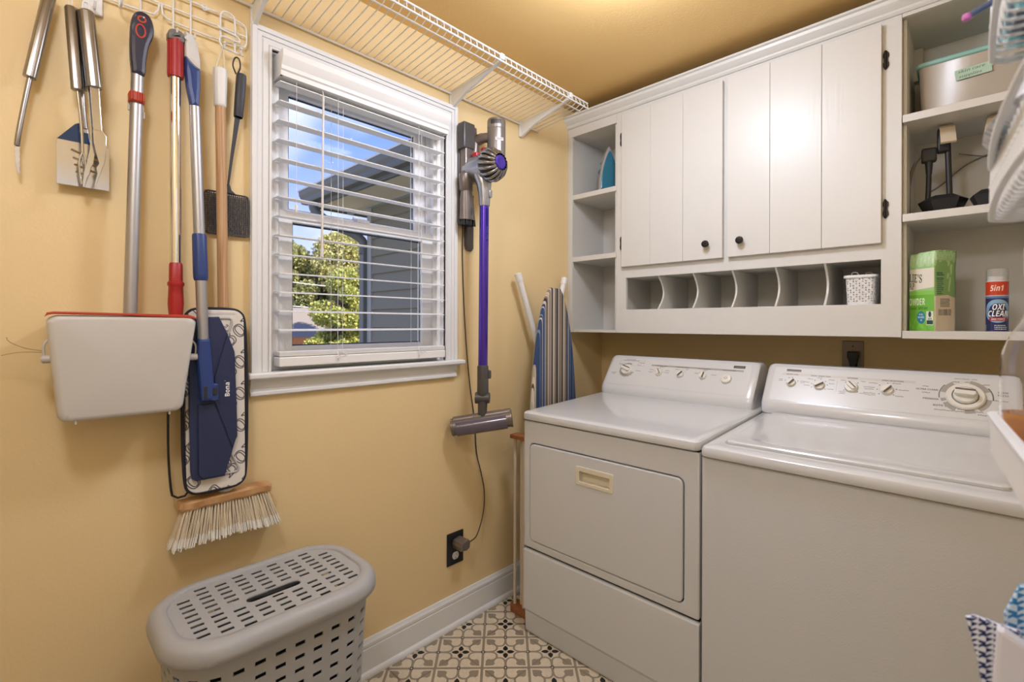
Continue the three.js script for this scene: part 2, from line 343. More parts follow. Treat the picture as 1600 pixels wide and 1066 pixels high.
// ---------------------------------------------------------------- the window
{
  const w = structGroup('window_1');
  // casing: stepped profile, mitred at the head; [out, across] run up each side
  const cas = (z0, z1, y0, y1) => [[z0, y0], [z1, y0], [z1, y1], [z0, y1]];
  const O0 = 1.113, O1 = 1.917, OT = 2.195, I0 = 1.172, I1 = 1.856, IT = 2.132, Y0 = 1.128;
  const step = (i, o, t, dx) => exX([[O0 + o, Y0], [O0 + i, Y0], [O0 + i, OT - i], [O1 - i, OT - i], [O1 - i, Y0], [O1 - o, Y0], [O1 - o, OT - o], [O0 + o, OT - o]], 0, t, 0.0015);
  part('window_casing', [step(0.059, 0.0, 0.012), step(0.016, 0.001, 0.021), step(0.03, 0.016, 0.0165), step(0.05, 0.034, 0.015), step(0.059, 0.052, 0.018)], mTrim, w);
  part('window_jamb', [bx(-0.15, 0.0, WY0, OT - 0.062, I0 - 0.022, I0), bx(-0.15, 0.0, WY0, OT - 0.062, I1, I1 + 0.022), bx(-0.15, 0.0, IT, IT + 0.02, I0 - 0.02, I1 + 0.02)], mVinyl, w);
  part('window_stool', bx(-0.05, 0.042, 1.108, 1.128, 1.084, 1.930, 0.007, 3), mTrim, w);
  part('window_apron', exZ([[0, 1.054], [0.012, 1.054], [0.016, 1.058], [0.016, 1.066], [0.011, 1.070], [0.011, 1.076], [0.014, 1.080], [0.0165, 1.09], [0.0165, 1.098], [0.020, 1.108], [0, 1.108]], O0, O1 - O0), mTrim, w);
  // vinyl frame and the two sashes
  const ring = (x0, x1, z0, z1, y0, y1, s, b, t, r = 0.003) => [bx(x0, x1, y0, y1, z0, z0 + s, r), bx(x0, x1, y0, y1, z1 - s, z1, r), bx(x0 + 0.0006, x1 - 0.0006, y0 + 0.0004, y0 + b, z0 + s * 0.5, z1 - s * 0.5, r), bx(x0 + 0.0006, x1 - 0.0006, y1 - t, y1 - 0.0004, z0 + s * 0.5, z1 - s * 0.5, r)];
  part('window_frame', [ring(-0.15, -0.02, I0, I1, 1.128, IT, 0.02, 0.03, 0.02), bx(-0.078, -0.070, 1.15, IT, I0 + 0.018, I0 + 0.036), bx(-0.078, -0.070, 1.15, IT, I1 - 0.036, I1 - 0.018), bx(-0.035, -0.026, 1.15, IT, I0 + 0.018, I0 + 0.034), bx(-0.035, -0.026, 1.15, IT, I1 - 0.034, I1 - 0.018)], mVinyl, w);
  part('lower_sash', ring(-0.070, -0.036, I0 + 0.025, I1 - 0.025, 1.152, 1.652, 0.058, 0.052, 0.036), mVinyl, w);
  part('upper_sash', ring(-0.118, -0.084, I0 + 0.025, I1 - 0.025, 1.632, IT - 0.014, 0.062, 0.036, 0.060), mVinyl, w);
  const gasket = mat([0.05, 0.07, 0.09], 0.6);
  part('glazing_gasket', [ring(-0.0555, -0.0505, I0 + 0.083, I1 - 0.083, 1.204, 1.616, 0.006, 0.004, 0.006, 0), ring(-0.1035, -0.0985, I0 + 0.087, I1 - 0.087, 1.668, IT - 0.074, 0.006, 0.004, 0.006, 0)], gasket, w);
  const glass = phys([1, 1, 1], 0.02, { transmission: 1, thickness: 0, ior: 1.45, specularIntensity: 0.06 });
  part('window_pane', bx(-0.0535, -0.0525, 1.203, 1.617, I0 + 0.082, I1 - 0.082), glass, w);
  part('window_pane', bx(-0.1015, -0.1005, 1.667, IT - 0.073, I0 + 0.086, I1 - 0.086), glass, w);
  part('sash_lock', [bx(-0.070, -0.036, 1.652, 1.664, 1.49, 1.54, 0.004), bx(-0.06, -0.046, 1.662, 1.672, 1.505, 1.55, 0.003)], mVinyl, w);
}
// ---------------------------------------------------------------- the blind
{
  const t = thing('window_blind', 'white horizontal slat blind with a moulded valance hanging in the window', 'blind', [0, 1.16, 1.515]);
  const z0 = 1.186, z1 = 1.842;
  const vp = [[0.035, 2.052], [0.045, 2.052], [0.047, 2.066], [0.052, 2.07], [0.052, 2.082], [0.057, 2.09], [0.064, 2.108], [0.064, 2.126], [0.058, 2.13], [0.048, 2.13], [0.044, 2.12]];
  part('valance', [exZ(vp, z0, z1 - z0), bx(-0.02, 0.046, 2.052, 2.128, z1 - 0.006, z1 - 0.0005), bx(-0.02, 0.046, 2.052, 2.128, z0 + 0.0005, z0 + 0.006)], mBlind, t);
  part('headrail', bx(-0.03, 0.03, 2.055, 2.11, z0 + 0.008, z1 - 0.008, 0.003), mBlind, t);
  const slat = []; { const n = 8, a = []; for (let i = 0; i <= n; i++) { const s = i / n - 0.5; a.push([s * 0.05, 0.0016 * (1 - 4 * s * s) + 0.0014]); } for (let i = n; i >= 0; i--) { const s = i / n - 0.5; a.push([s * 0.05, 0.0016 * (1 - 4 * s * s) - 0.0014]); } slat.push(...a); }
  const ca = Math.cos(-0.075), sa = Math.sin(-0.075), sp = slat.map(([x, y]) => [x * ca - y * sa, x * sa + y * ca]);
  for (let k = 0; k < 14; k++) part('slat', exZ(sp, z0 + 0.004, z1 - z0 - 0.008).translate(0.004, 1.2575 + 0.0603 * k, 0), mBlind, t);
  for (let k = 0; k < 4; k++) part('slat', exZ(slat, z0 + 0.004, z1 - z0 - 0.008).translate(0.006, 1.176 + 0.0036 * k, 0), mBlind, t);
  part('bottom_rail', bx(-0.020, 0.034, 1.142, 1.1725, z0 + 0.002, z1 - 0.002, 0.004), mBlind, t);
  const cord = mat([0.80, 0.80, 0.79], 0.7);
  for (const z of [1.318, 1.648]) {
    for (const dx of [-0.021, 0.031]) part('ladder_cord', rod([dx, 1.19, z], [dx, 2.06, z], 0.0009, 0.0009, 6), cord, t);
    part('lift_cord', rod([0.006, 1.19, z - 0.03], [0.006, 2.06, z - 0.03], 0.0009, 0.0009, 6), cord, t);
    part('cord_knot', [tube([[0.036, 1.185, z], [0.041, 1.177, z + 0.006], [0.038, 1.169, z - 0.006], [0.041, 1.161, z + 0.004], [0.037, 1.153, z]], 0.0015), tube([[0.036, 1.183, z - 0.01], [0.041, 1.175, z - 0.02], [0.038, 1.171, z - 0.026], [0.036, 1.181, z - 0.03]], 0.0012)], cord, t);
  }
  part('tilt_wand', [rod([0.04, 1.515, 1.708], [0.044, 2.03, 1.706], 0.0042, 0.0036, 8), rod([0.04, 1.500, 1.708], [0.04, 1.53, 1.708], 0.0055, 0.0052, 10), tube([[0.044, 2.03, 1.706], [0.04, 2.045, 1.706], [0.028, 2.056, 1.706]], 0.0015)], phys([0.72, 0.70, 0.68], 0.15), t, 'clear faceted wand');
  part('cord_pull', [rod([0.036, 1.66, 1.79], [0.036, 2.05, 1.79], 0.0007, 0.0007, 6), lathe([[0.001, 0], [0.004, -0.004], [0.005, -0.02], [0.003, -0.026], [0, -0.026]], [0.036, 1.66, 1.79], 12)], cord, t);
}
// ---------------------------------------------------------------- cabinets on the back wall
const FC = 0.33;                                             // their common front
const hingeShape = (x, y, z) => join(exZ([[-0.009, -0.022], [0, -0.034], [0.009, -0.022], [0.009, -0.010], [0.0065, -0.006], [0.0065, 0.006], [0.009, 0.010], [0.009, 0.022], [0, 0.034], [-0.009, 0.022], [-0.009, 0.010], [-0.0065, 0.006], [-0.0065, -0.006], [-0.009, -0.010]].map(([a, b]) => [a * 0.9, b]), 0, 0.003, 0.0006),
  rod([-0.002, -0.024, 0.003], [-0.002, 0.024, 0.003], 0.0042, 0.0042, 10), lathe([[0, 0], [0.005, 0.002], [0.003, 0.008], [0, 0.012]], [-0.002, 0.022, 0.003], 10), lathe([[0, -0.012], [0.003, -0.008], [0.005, -0.002], [0, 0]], [-0.002, -0.022, 0.003], 10)).translate(x, y, z);
{
  const t = thing('open_shelf_unit', 'narrow white open shelf unit holding the iron beside the window wall', 'shelf unit', [0.15, 1.236, 0.15]);
  part('side_panel', bx(0.001, 0.02, 1.237, 2.335, 0.001, FC - 0.016), mCab, t);
  part('side_panel', bx(0.287, 0.303, 1.237, 2.335, 0.001, FC - 0.016), mCab, t);
  part('back_panel', bx(0.02, 0.287, 1.237, 2.335, 0.001, 0.012), mCabIn, t);
  part('top_rail', bx(0.001, 0.303, 2.284, 2.335, FC - 0.016, FC, 0.001), mCab, t);
  part('stile', bx(0.001, 0.031, 1.237, 2.284, FC - 0.016, FC, 0.001), mCab, t);
  part('top_panel', bx(0.02, 0.287, 2.29, 2.306, 0.012, FC - 0.016), mCabIn, t);
  for (const y of [1.947, 1.614, 1.237]) part('shelf', bx(0.02, 0.2995, y, y + (y < 1.3 ? 0.014 : 0.025), 0.012, FC - 0.004, 0.001), mCab, t);
}
{
  const t = thing('wall_cabinet', 'wide white wall cabinet with two plank doors above a row of open pigeonholes', 'cabinet', [0.86, 1.237, 0.15]);
  const X0 = 0.3035, X1 = 1.4135, Y0 = 1.237, Y1 = 2.335;
  part('case', [bx(X0, X0 + 0.016, Y0, Y1, 0.001, FC - 0.018), bx(X1 - 0.016, X1, Y0, Y1, 0.001, FC - 0.018), bx(X0 + 0.016, X1 - 0.016, Y0, Y0 + 0.016, 0.001, FC - 0.018), bx(X0 + 0.016, X1 - 0.016, Y1 - 0.016, Y1, 0.001, FC - 0.018), bx(X0 + 0.016, X1 - 0.016, Y0, Y1, 0.001, 0.010)], mCabIn, t);
  part('pigeonhole_floor', bx(X0 + 0.016, X1 - 0.016, 1.334, 1.351, 0.010, FC - 0.018), mCabIn, t);
  part('pigeonhole_ceiling', bx(X0 + 0.016, X1 - 0.016, 1.512, 1.528, 0.010, FC - 0.018), mCabIn, t);
  const open = (a, b, c, d) => [[a, c], [a, d], [b, d], [b, c]];
  part('face_frame', exZ([[X0, Y0], [X1, Y0], [X1, Y1], [X0, Y1]], FC - 0.018, 0.018, 0.0012, [open(0.358, 1.358, 1.351, 1.506), open(0.385, 0.815, 1.585, 2.275), open(0.875, 1.325, 1.585, 2.275)]), mCab, t);
  for (const x of [0.527, 0.692, 0.859, 1.0245, 1.191]) {     // thin dividers with a scooped front edge
    const p = [[0.012, 1.352], [FC - 0.004, 1.352]]; for (let i = 1; i < 14; i++) { const s = i / 14; p.push([FC - 0.004 - 0.052 * Math.sin(Math.PI * s), 1.352 + 0.155 * s]); } p.push([FC - 0.004, 1.507], [0.012, 1.507]);
    part('divider', exX(p, x - 0.004, 0.008, 0.001), mCab, t);
  }
  const door = (xs, hingeX, knobX) => {
    const d = part('door', bx(xs[0] + 0.002, xs[xs.length - 1] - 0.002, 1.566, 2.300, FC + 0.0005, FC + 0.006), mCab, t);
    for (let i = 0; i < xs.length - 1; i++) part('board', uvm(bx(xs[i] + 0.0004, xs[i + 1] - 0.0004, 1.560, 2.306 + (xs[0] > 0.5 ? 0.006 : 0), FC + 0.0012, FC + 0.020 + (i % 2 ? 0.0004 : 0), 0.0018)), mCab, d);
    part('knob', aim(lathe([[0, 0], [0.008, 0], [0.0065, 0.004], [0.006, 0.012], [0.0125, 0.017], [0.0155, 0.022], [0.0135, 0.028], [0.006, 0.031], [0, 0.0315]], [0, 0, 0], 24), [0, 0, 1], [knobX, 1.622, FC + 0.020]), mBronze, d);
    for (const y of [1.678, 2.19]) part('hinge', hingeShape(hingeX, y, FC + 0.001), mBronze, d);
  };
  door([0.343, 0.497, 0.655, 0.828], 0.334, 0.764);
  door([0.847, 1.010, 1.185, 1.361], 1.371, 0.903);
}
{
  const t = thing('open_shelf_unit', 'white open shelf unit holding the lidded plastic box and the laundry powder', 'shelf unit', [1.6, 1.233, 0.15]);
  part('side_panel', bx(1.4145, 1.424, 1.233, 2.335, 0.001, FC - 0.03), mCabIn, t);
  part('side_panel', bx(RX - 0.022, RX - 0.001, 1.233, 2.335, 0.001, FC), mCab, t);
  part('back_panel', bx(1.424, RX - 0.022, 1.233, 2.335, 0.001, 0.012), mCabIn, t);
  part('top_rail', bx(1.4145, RX - 0.001, 2.318, 2.335, FC - 0.018, FC, 0.001), mCab, t);
  part('top_panel', bx(1.424, RX - 0.022, 2.322, 2.334, 0.012, FC - 0.018), mCabIn, t);
  for (const y of [1.962, 1.627, 1.233]) part('shelf', bx(1.4155, RX - 0.022, y, y + 0.026, 0.012, FC - 0.001, 0.0015), mCab, t);
  part('corner_block', bx(1.424, 1.45, 2.2, 2.32, 0.012, 0.045), mCabIn, t);
}
{
  const p = [[FC + 0.0005, 2.330], [FC + 0.006, 2.330], [FC + 0.012, 2.338], [FC + 0.013, 2.345], [FC + 0.022, 2.352], [FC + 0.033, 2.364], [FC + 0.036, 2.374], [FC + 0.045, 2.377], [FC + 0.045, 2.385], [FC + 0.0005, 2.385]];
  struct('trim_1', exX(p, 0.001, RX - 0.002), mCab);
}

// ---------------------------------------------------------------- dryer and washer
const DF = 0.944;
const consoleProfile = [[0.17, 0.90], [0.385, 0.934], [0.398, 0.940], [0.402, 0.952], [0.399, 0.975], [0.390, 0.990], [0.300, 1.112], [0.285, 1.122], [0.22, 1.122], [0.18, 1.10]];
function consoleBody(x0, x1) {                               // a long bar with its ends drawn in
  const cz = 0.29, cy = 1.0, ring = (x, s) => consoleProfile.map(([z, y]) => [x, cy + (y - cy) * s, cz + (z - cz) * s]);
  const g = loft([ring(x0, 0.90), ring(x0 + 0.004, 0.955), ring(x0 + 0.014, 0.992), ring(x0 + 0.026, 1), ring(x1 - 0.026, 1), ring(x1 - 0.014, 0.992), ring(x1 - 0.004, 0.955), ring(x1, 0.90)], { capA: true, capB: true, crease: 0.55 });
  return g;
}
const FN = V(0, 0.09, 0.122).normalize(), FU = V(0, 0.122, -0.09).normalize();   // the sloping face: outward, and up along it
const onFace = (x, s, out = 0) => [x, 0.990 + FU.y * s + FN.y * out, 0.390 + FU.z * s + FN.z * out];
const faceTilt = -Math.atan2(0.09, 0.122);
function dial(t, x, s, r, h, turn, bar, ringCol) {
  const k = part('knob', aim(lathe([[0, 0], [r, 0], [r * 1.0, h * 0.25], [r * 0.9, h * 0.5], [r * 0.86, h * 0.55], [0, h * 0.6]], [0, 0, 0], 32), FN.toArray(), onFace(x, s, 0.0008)), mKnob, t);
  const put = (g) => g.rotateZ(turn).rotateX(faceTilt).translate(...onFace(x, s, h * 0.5));
  part('grip', put(exZ(rrect(-r * 0.32, r * 0.32, -r * 0.84, r * 0.84, r * 0.28), 0, h * 0.6, r * 0.08)), mKnob, k);
  part('pointer', put(exZ(rrect(r * 0.16, r * 0.34, -r * bar, r * bar, r * 0.06), h * 0.3, h * 0.33)), mMark, k);
  if (ringCol) part('dial_ring', aim(lathe([[r * 1.02, 0], [r * 1.22, 0], [r * 1.22, 0.0008], [r * 1.02, 0.0012]], [0, 0, 0], 40), FN.toArray(), onFace(x, s, 0.0003)), ringCol, t);
}
const printed = (t, x0, x1, draw) => {                       // the printed sheet on the console's face
  const w = x1 - x0, h = 0.148, W = 2048, H = Math.round(W * h / w);
  const tx = canvasTex(W, H, (c) => { c.fillStyle = '#d8dadb'; c.fillRect(0, 0, W, H); draw(c, (m) => m * W / w, (x, s) => [(x - x0) * W / w, H - s * W / w]); });
  part('control_panel', ex(shapeOf(rrect(0, w, 0, h, 0.012)), 0.0006, 0, 8, 0).rotateX(0), phys([0.94, 0.94, 0.94], 0.34, { map: tx, clearcoat: 0.4, clearcoatRoughness: 0.2 }), t);
  const m = t.children[t.children.length - 1], g = m.geometry, o = origin.get(t), p = g.attributes.position, uv = [];
  g.translate(...o);
  for (let i = 0; i < p.count; i++) uv.push(p.getX(i) / w, p.getY(i) / h);
  g.setAttribute('uv', new THREE.Float32BufferAttribute(uv, 2));
  g.rotateX(faceTilt).translate(...onFace(x0, 0.0015, 0.0003)).translate(-o[0], -o[1], -o[2]);
};
const squiggle = (c, x, y, w, h) => { c.fillStyle = 'rgba(70,64,58,0.55)'; let a = 0; while (a < w) { const b = h * (0.25 + 0.5 * rnd()); c.fillRect(x + a, y - h * (0.5 + 0.4 * rnd()), b, h * 0.75); a += b + h * 0.22; } };   // print too small to read
{
  const t = thing('clothes_dryer', 'white front-loading dryer with a cream recessed door handle beside the ironing board', 'dryer', [0.615, 0, 0.55]);
  const x0 = 0.247, x1 = 0.983;
  const hole = rrect(0.279, 0.934, 0.392, 0.793, 0.022, 6);
  part('cabinet', [bx(x0, x1, 0.02, 0.882, 0.13, DF - 0.022, 0.006), exZ(rrect(x0, x1, 0.362, 0.882, 0.008, 4), DF - 0.022, 0.022, 0.005, [hole.slice().reverse()])], mApplFront, t);
  part('lower_panel', exX([[DF - 0.022, 0.0], [DF - 0.03, 0.0], [DF - 0.03, 0.352], [DF - 0.006, 0.352], [DF, 0.346], [DF + 0.001, 0.33], [DF, 0.105], [DF - 0.005, 0.095], [DF - 0.009, 0.09], [DF - 0.012, 0.012], [DF - 0.015, 0.004]].slice(1), x0, x1 - x0, 0.002), mApplFront, t);
  part('kick_shadow_gap', bx(x0 + 0.003, x1 - 0.003, 0.352, 0.362, 0.14, DF - 0.014), mGap, t);
  // the top sheet rises a little to the console
  const rg = (q, dy) => rrect(x0 - 0.001 + q, x1 + 0.001 - q, 0.14 + q, DF + 0.012 - q, 0.02 - q * 0.5, 6).map(([x, z]) => [x, 0.886 + dy + (DF - z) * 0.040 * Math.min(1, dy / 0.02), z]).reverse();
  part('top_panel', loft([rg(0.006, 0), rg(0.001, 0.003), rg(0, 0.008), rg(0, 0.020), rg(0.002, 0.028), rg(0.008, 0.033), rg(0.03, 0.0345)], { capA: true, capB: true, crease: 0.6 }), mAppl, t);
  part('top_gap', bx(x0 + 0.004, x1 - 0.004, 0.881, 0.888, 0.15, DF - 0.004), mGap, t);
  const door = part('door', [exZ(rrect(0.2825, 0.9305, 0.3955, 0.7895, 0.020, 6), DF - 0.018, 0.0205, 0.004, [rrect(0.526, 0.668, 0.690, 0.737, 0.004, 3).reverse()])], mApplFront, t);
  part('door_gap', exZ(rrect(0.277, 0.936, 0.39, 0.795, 0.022, 6), DF - 0.0215, 0.0015), mGap, t);
  part('handle', [exZ(rrect(0.516, 0.678, 0.679, 0.748, 0.004, 3), DF + 0.0015, 0.004, 0.0012, [rrect(0.531, 0.663, 0.692, 0.730, 0.003, 3).reverse()]),
    bx(0.526, 0.668, 0.686, 0.692, DF - 0.0195, DF + 0.003), bx(0.526, 0.668, 0.730, 0.736, DF - 0.0195, DF + 0.003), bx(0.525, 0.531, 0.686, 0.736, DF - 0.0195, DF + 0.003), bx(0.663, 0.669, 0.686, 0.736, DF - 0.0195, DF + 0.003), bx(0.526, 0.668, 0.686, 0.736, DF - 0.0196, DF - 0.0180)], mAlmond, door, 'cream recessed pull');
  part('console', consoleBody(0.262, 0.962), mAppl, t);
  printed(t, 0.288, 0.936, (c, u, at) => {
    const [bx0, by0] = at(0.492, 0.1215), [bx1] = at(0.905, 0); c.fillStyle = '#a9a6a2'; c.fillRect(bx0, by0, bx1 - bx0, u(0.0085));
    for (const x of [0.545, 0.645, 0.745, 0.85]) squiggle(c, ...at(x - 0.03, 0.1145), u(0.055), u(0.005));
    { const [x, y] = at(0.862, 0.142); c.fillStyle = '#33302e'; c.fillRect(x, y, u(0.046), u(0.0125)); c.fillStyle = '#8d8a86'; c.fillRect(x + u(0.004), y + u(0.004), u(0.038), u(0.0016)); c.fillRect(x + u(0.004), y + u(0.007), u(0.038), u(0.0016)); }
    const dots = (x, s, r, list) => list.forEach((a) => { const [px, py] = at(x + r * Math.sin(a), s + r * Math.cos(a)); c.fillStyle = '#3a3632'; c.beginPath(); c.arc(px, py, u(0.0014), 0, 7); c.fill(); });
    const words = (list) => list.forEach(([x, s, w]) => squiggle(c, ...at(x, s), u(w), u(0.0042)));
    dots(0.536, 0.080, 0.024, [-1.2, -0.6, 0.1, 0.7, 1.3]); words([[0.49, 0.092, 0.018], [0.488, 0.079, 0.018], [0.536, 0.109, 0.02], [0.566, 0.092, 0.022], [0.566, 0.081, 0.02]]);
    dots(0.642, 0.080, 0.024, [-0.3, 0.3, 0.9]); words([[0.612, 0.103, 0.016], [0.66, 0.105, 0.014]]);
    dots(0.745, 0.080, 0.024, [-0.9, -0.4, 0.1]); words([[0.705, 0.090, 0.016], [0.738, 0.1085, 0.02], [0.778, 0.087, 0.02]]);
    dots(0.372, 0.083, 0.042, [1.9, 2.3, 2.7, 3.1, 3.5, 3.9, 4.4, -1.2, -0.7]); words([[0.350, 0.141, 0.05], [0.335, 0.134, 0.085], [0.418, 0.080, 0.028], [0.418, 0.112, 0.02], [0.318, 0.112, 0.02], [0.294, 0.062, 0.022], [0.296, 0.055, 0.018], [0.420, 0.125, 0.03]]);
    { const [x, y] = at(0.320, 0.138), [x2, y2] = at(0.452, 0.108); c.strokeStyle = 'rgba(90,85,78,0.5)'; c.lineWidth = 2; c.strokeRect(x, y, x2 - x, y2 - y); }
    { const [px, py] = at(0.372, 0.083); c.lineWidth = u(0.009); c.strokeStyle = '#a19e98'; c.beginPath(); c.arc(px, py, u(0.0345), 0.3, 5.2); c.stroke(); }
  });
  dial(t, 0.372, 0.083, 0.0285, 0.022, 1.25, 0.75);
  dial(t, 0.540, 0.080, 0.0165, 0.018, 0.6, 0.8);
  dial(t, 0.643, 0.080, 0.0165, 0.018, -0.6, 0.8);
  dial(t, 0.745, 0.080, 0.0165, 0.018, -0.1, 0.8);
  part('start_button', aim(lathe([[0, 0], [0.0215, 0], [0.0215, 0.006], [0.020, 0.010], [0.0165, 0.012], [0, 0.0125]], [0, 0, 0], 32), FN.toArray(), onFace(0.845, 0.074, 0.0006)), mKnob, t);
  part('button_mark', [0, 1, 2, 3].map((i) => { const q = [[0, 0.0055], [0.008, 0], [0, -0.0055], [-0.008, 0]], a = q[i], b = q[(i + 1) % 4]; return rod([...onFace(0.845 + a[0], 0.074 + a[1], 0.0132)], [...onFace(0.845 + b[0], 0.074 + b[1], 0.0132)], 0.0006, 0.0006, 6); }), mMark, t);
  for (const [fx, fz] of [[0.28, 0.2], [0.95, 0.2], [0.28, 0.88], [0.95, 0.88]]) part('foot', lathe([[0, 0], [0.018, 0], [0.018, 0.012], [0.008, 0.016], [0.008, 0.03], [0, 0.03]], [fx, 0, fz], 16), mBlack, t);
}
{
  const t = thing('washing_machine', 'white top-loading washing machine with a large cycle dial on its console', 'washer', [1.345, 0, 0.55]);
  const x0 = 0.990, x1 = 1.700;
  part('cabinet', exY(rrect(x0, x1, 0.14, DF, [0.012, 0.012, 0.006, 0.006], 4), 0.02, 0.852, 0.002), mApplFront, t);
  part('top_gap', bx(x0 + 0.006, x1 - 0.006, 0.870, 0.8765, 0.15, DF - 0.006), mGap, t);
  const rg = (q, dy) => rrect(x0 + q, x1 - q, 0.14 + q, DF + 0.014 - q, 0.018, 6).map(([x, z]) => [x, 0.875 + dy + (DF - z) * 0.050 * Math.min(1, dy / 0.02), z]).reverse();
  part('top_panel', loft([rg(0.007, 0), rg(0.001, 0.003), rg(0, 0.008), rg(0, 0.022), rg(0.003, 0.030), rg(0.010, 0.0345), rg(0.035, 0.0355)], { capA: true, capB: true, crease: 0.6 }), mAppl, t);
  const yl = (z) => 0.9108 + (DF - z) * 0.050;
  const ld = (q, dy) => rrect(1.040 + q, 1.655 - q, 0.405 + q, 0.893 - q, 0.02, 6).map(([x, z]) => [x, yl(z) + dy, z]).reverse();
  part('lid_groove', loft([ld(-0.0045, 0), ld(-0.0045, 0.0006)], { capA: true, capB: true }), mat([0.42, 0.40, 0.37], 0.5), t);
  const lid = part('lid', loft([ld(0, 0.0005), ld(0, 0.006), ld(0.003, 0.009), ld(0.012, 0.0105), ld(0.055, 0.0105), ld(0.062, 0.0085), ld(0.075, 0.008)], { capA: true, capB: true, crease: 0.5 }), mAppl, t);
  part('console', consoleBody(0.994, 1.696), mAppl, t);
  printed(t, 1.02, 1.67, (c, u, at) => {
    { const [x, y] = at(1.062, 0.1405); c.fillStyle = '#3d3935'; c.fillRect(x, y, u(0.050), u(0.0065)); c.fillStyle = '#9b8f80'; c.fillRect(x, y + u(0.0065), u(0.05), u(0.0045)); }
    { const [a, b] = at(1.048, 0.123), [a2] = at(1.45, 0); c.fillStyle = '#cfccc7'; c.fillRect(a, b, a2 - a, u(0.010)); }
    const word = (s, x, y, h, al = 'center', w = '600', col = '#4a4540') => { c.font = `${w} ${u(h)}px sans-serif`; c.textAlign = al; c.fillStyle = col; c.fillText(s, ...at(x, y)); };
    word('WATER LEVEL', 1.084, 0.1155, 0.0066); word('WASH / RINSE TEMP', 1.178, 0.1155, 0.0066); word('OPTIONS', 1.276, 0.1155, 0.0072); word('SPEED SELECTIONS', 1.39, 0.1155, 0.0066);
    const dots = (x, s, r, list) => list.forEach((a) => { const [px, py] = at(x + r * Math.sin(a), s + r * Math.cos(a)); c.fillStyle = '#2b2825'; c.beginPath(); c.arc(px, py, u(0.0017), 0, 7); c.fill(); });
    const words = (list) => list.forEach(([x, s, w]) => squiggle(c, ...at(x, s), u(w), u(0.0045)));
    dots(1.085, 0.081, 0.0235, [-1.2, -0.45, 0.05, 1.2]); words([[1.040, 0.092, 0.014], [1.042, 0.086, 0.012], [1.115, 0.088, 0.014], [1.117, 0.082, 0.012]]);
    dots(1.178, 0.079, 0.0255, [-2.0, -1.4, -0.7, 0.1, 0.8, 1.45, 2.2]); words([[1.128, 0.073, 0.02], [1.128, 0.087, 0.016], [1.138, 0.1015, 0.016], [1.17, 0.1085, 0.014], [1.205, 0.103, 0.018], [1.208, 0.087, 0.016], [1.204, 0.064, 0.02]]);
    c.strokeStyle = 'rgba(110,104,98,0.6)'; c.lineWidth = 2; c.beginPath(); c.moveTo(...at(1.232, 0.103)); c.lineTo(...at(1.232, 0.058)); c.stroke();
    dots(1.276, 0.081, 0.026, [-0.75, 0.75, 2.3, 4.1]); words([[1.242, 0.106, 0.014], [1.302, 0.106, 0.014], [1.240, 0.058, 0.02], [1.242, 0.051, 0.016], [1.302, 0.058, 0.014]]);
    dots(1.376, 0.081, 0.0265, [0.05, -0.9, -1.6, -2.3, 1.4, 2.3]); words([[1.325, 0.103, 0.022], [1.312, 0.085, 0.03], [1.314, 0.078, 0.026], [1.312, 0.062, 0.034], [1.318, 0.055, 0.028], [1.39, 0.107, 0.02], [1.408, 0.082, 0.026], [1.400, 0.058, 0.022]]);
    word('ULTRA CLEAN', 1.480, 0.092, 0.0085); words([[1.468, 0.105, 0.016], [1.468, 0.081, 0.018]]);
    word('PREWASH', 1.490, 0.058, 0.0085); word('AUTO SOAK', 1.522, 0.036, 0.0095); word('PERM', 1.655, 0.098, 0.0085); word('PRESS', 1.655, 0.088, 0.0085); word('AUTO DRAIN / SPIN', 1.572, 0.140, 0.006, 'center', '400');
    words([[1.54, 0.128, 0.016], [1.57, 0.130, 0.014], [1.595, 0.123, 0.03], [1.555, 0.030, 0.016], [1.58, 0.026, 0.03], [1.50, 0.022, 0.075], [1.60, 0.016, 0.035], [1.636, 0.07, 0.03]]);
    const [px, py] = at(1.572, 0.078);
    c.strokeStyle = '#a8a49d'; c.lineWidth = u(0.014); for (const [a, b] of [[2.0, 2.65], [2.75, 2.95], [3.35, 4.15], [4.9, 5.9], [0.1, 0.95], [1.15, 1.6]]) { c.beginPath(); c.arc(px, py, u(0.053), a, b); c.stroke(); }
    for (let i = 0; i < 12; i++) { dots(1.572, 0.078, 0.062, [-1.7 + i * 0.07]); dots(1.572, 0.078, 0.062, [1.0 + i * 0.06]); }
  });
  dial(t, 1.085, 0.081, 0.0165, 0.018, -0.6, 0.8);
  dial(t, 1.178, 0.079, 0.0185, 0.018, -0.95, 0.8);
  dial(t, 1.276, 0.081, 0.0205, 0.018, 0.75, 0.75);
  dial(t, 1.376, 0.081, 0.0195, 0.018, -0.65, 0.8);
  part('dial_skirt', aim(lathe([[0.030, 0], [0.0465, 0], [0.0465, 0.006], [0.043, 0.010], [0.032, 0.010]], [0, 0, 0], 48), FN.toArray(), onFace(1.572, 0.078, 0.0008)), mKnob, t);
  dial(t, 1.572, 0.078, 0.030, 0.034, 1.5, 0.78);
  for (const [fx, fz] of [[1.03, 0.2], [1.66, 0.2], [1.03, 0.88], [1.66, 0.88]]) part('foot', lathe([[0, 0], [0.018, 0], [0.018, 0.012], [0.008, 0.016], [0.008, 0.03], [0, 0.03]], [fx, 0, fz], 16), mBlack, t);
}
// small print along the lip of the washer's console is painted on the lip itself, too faint to build

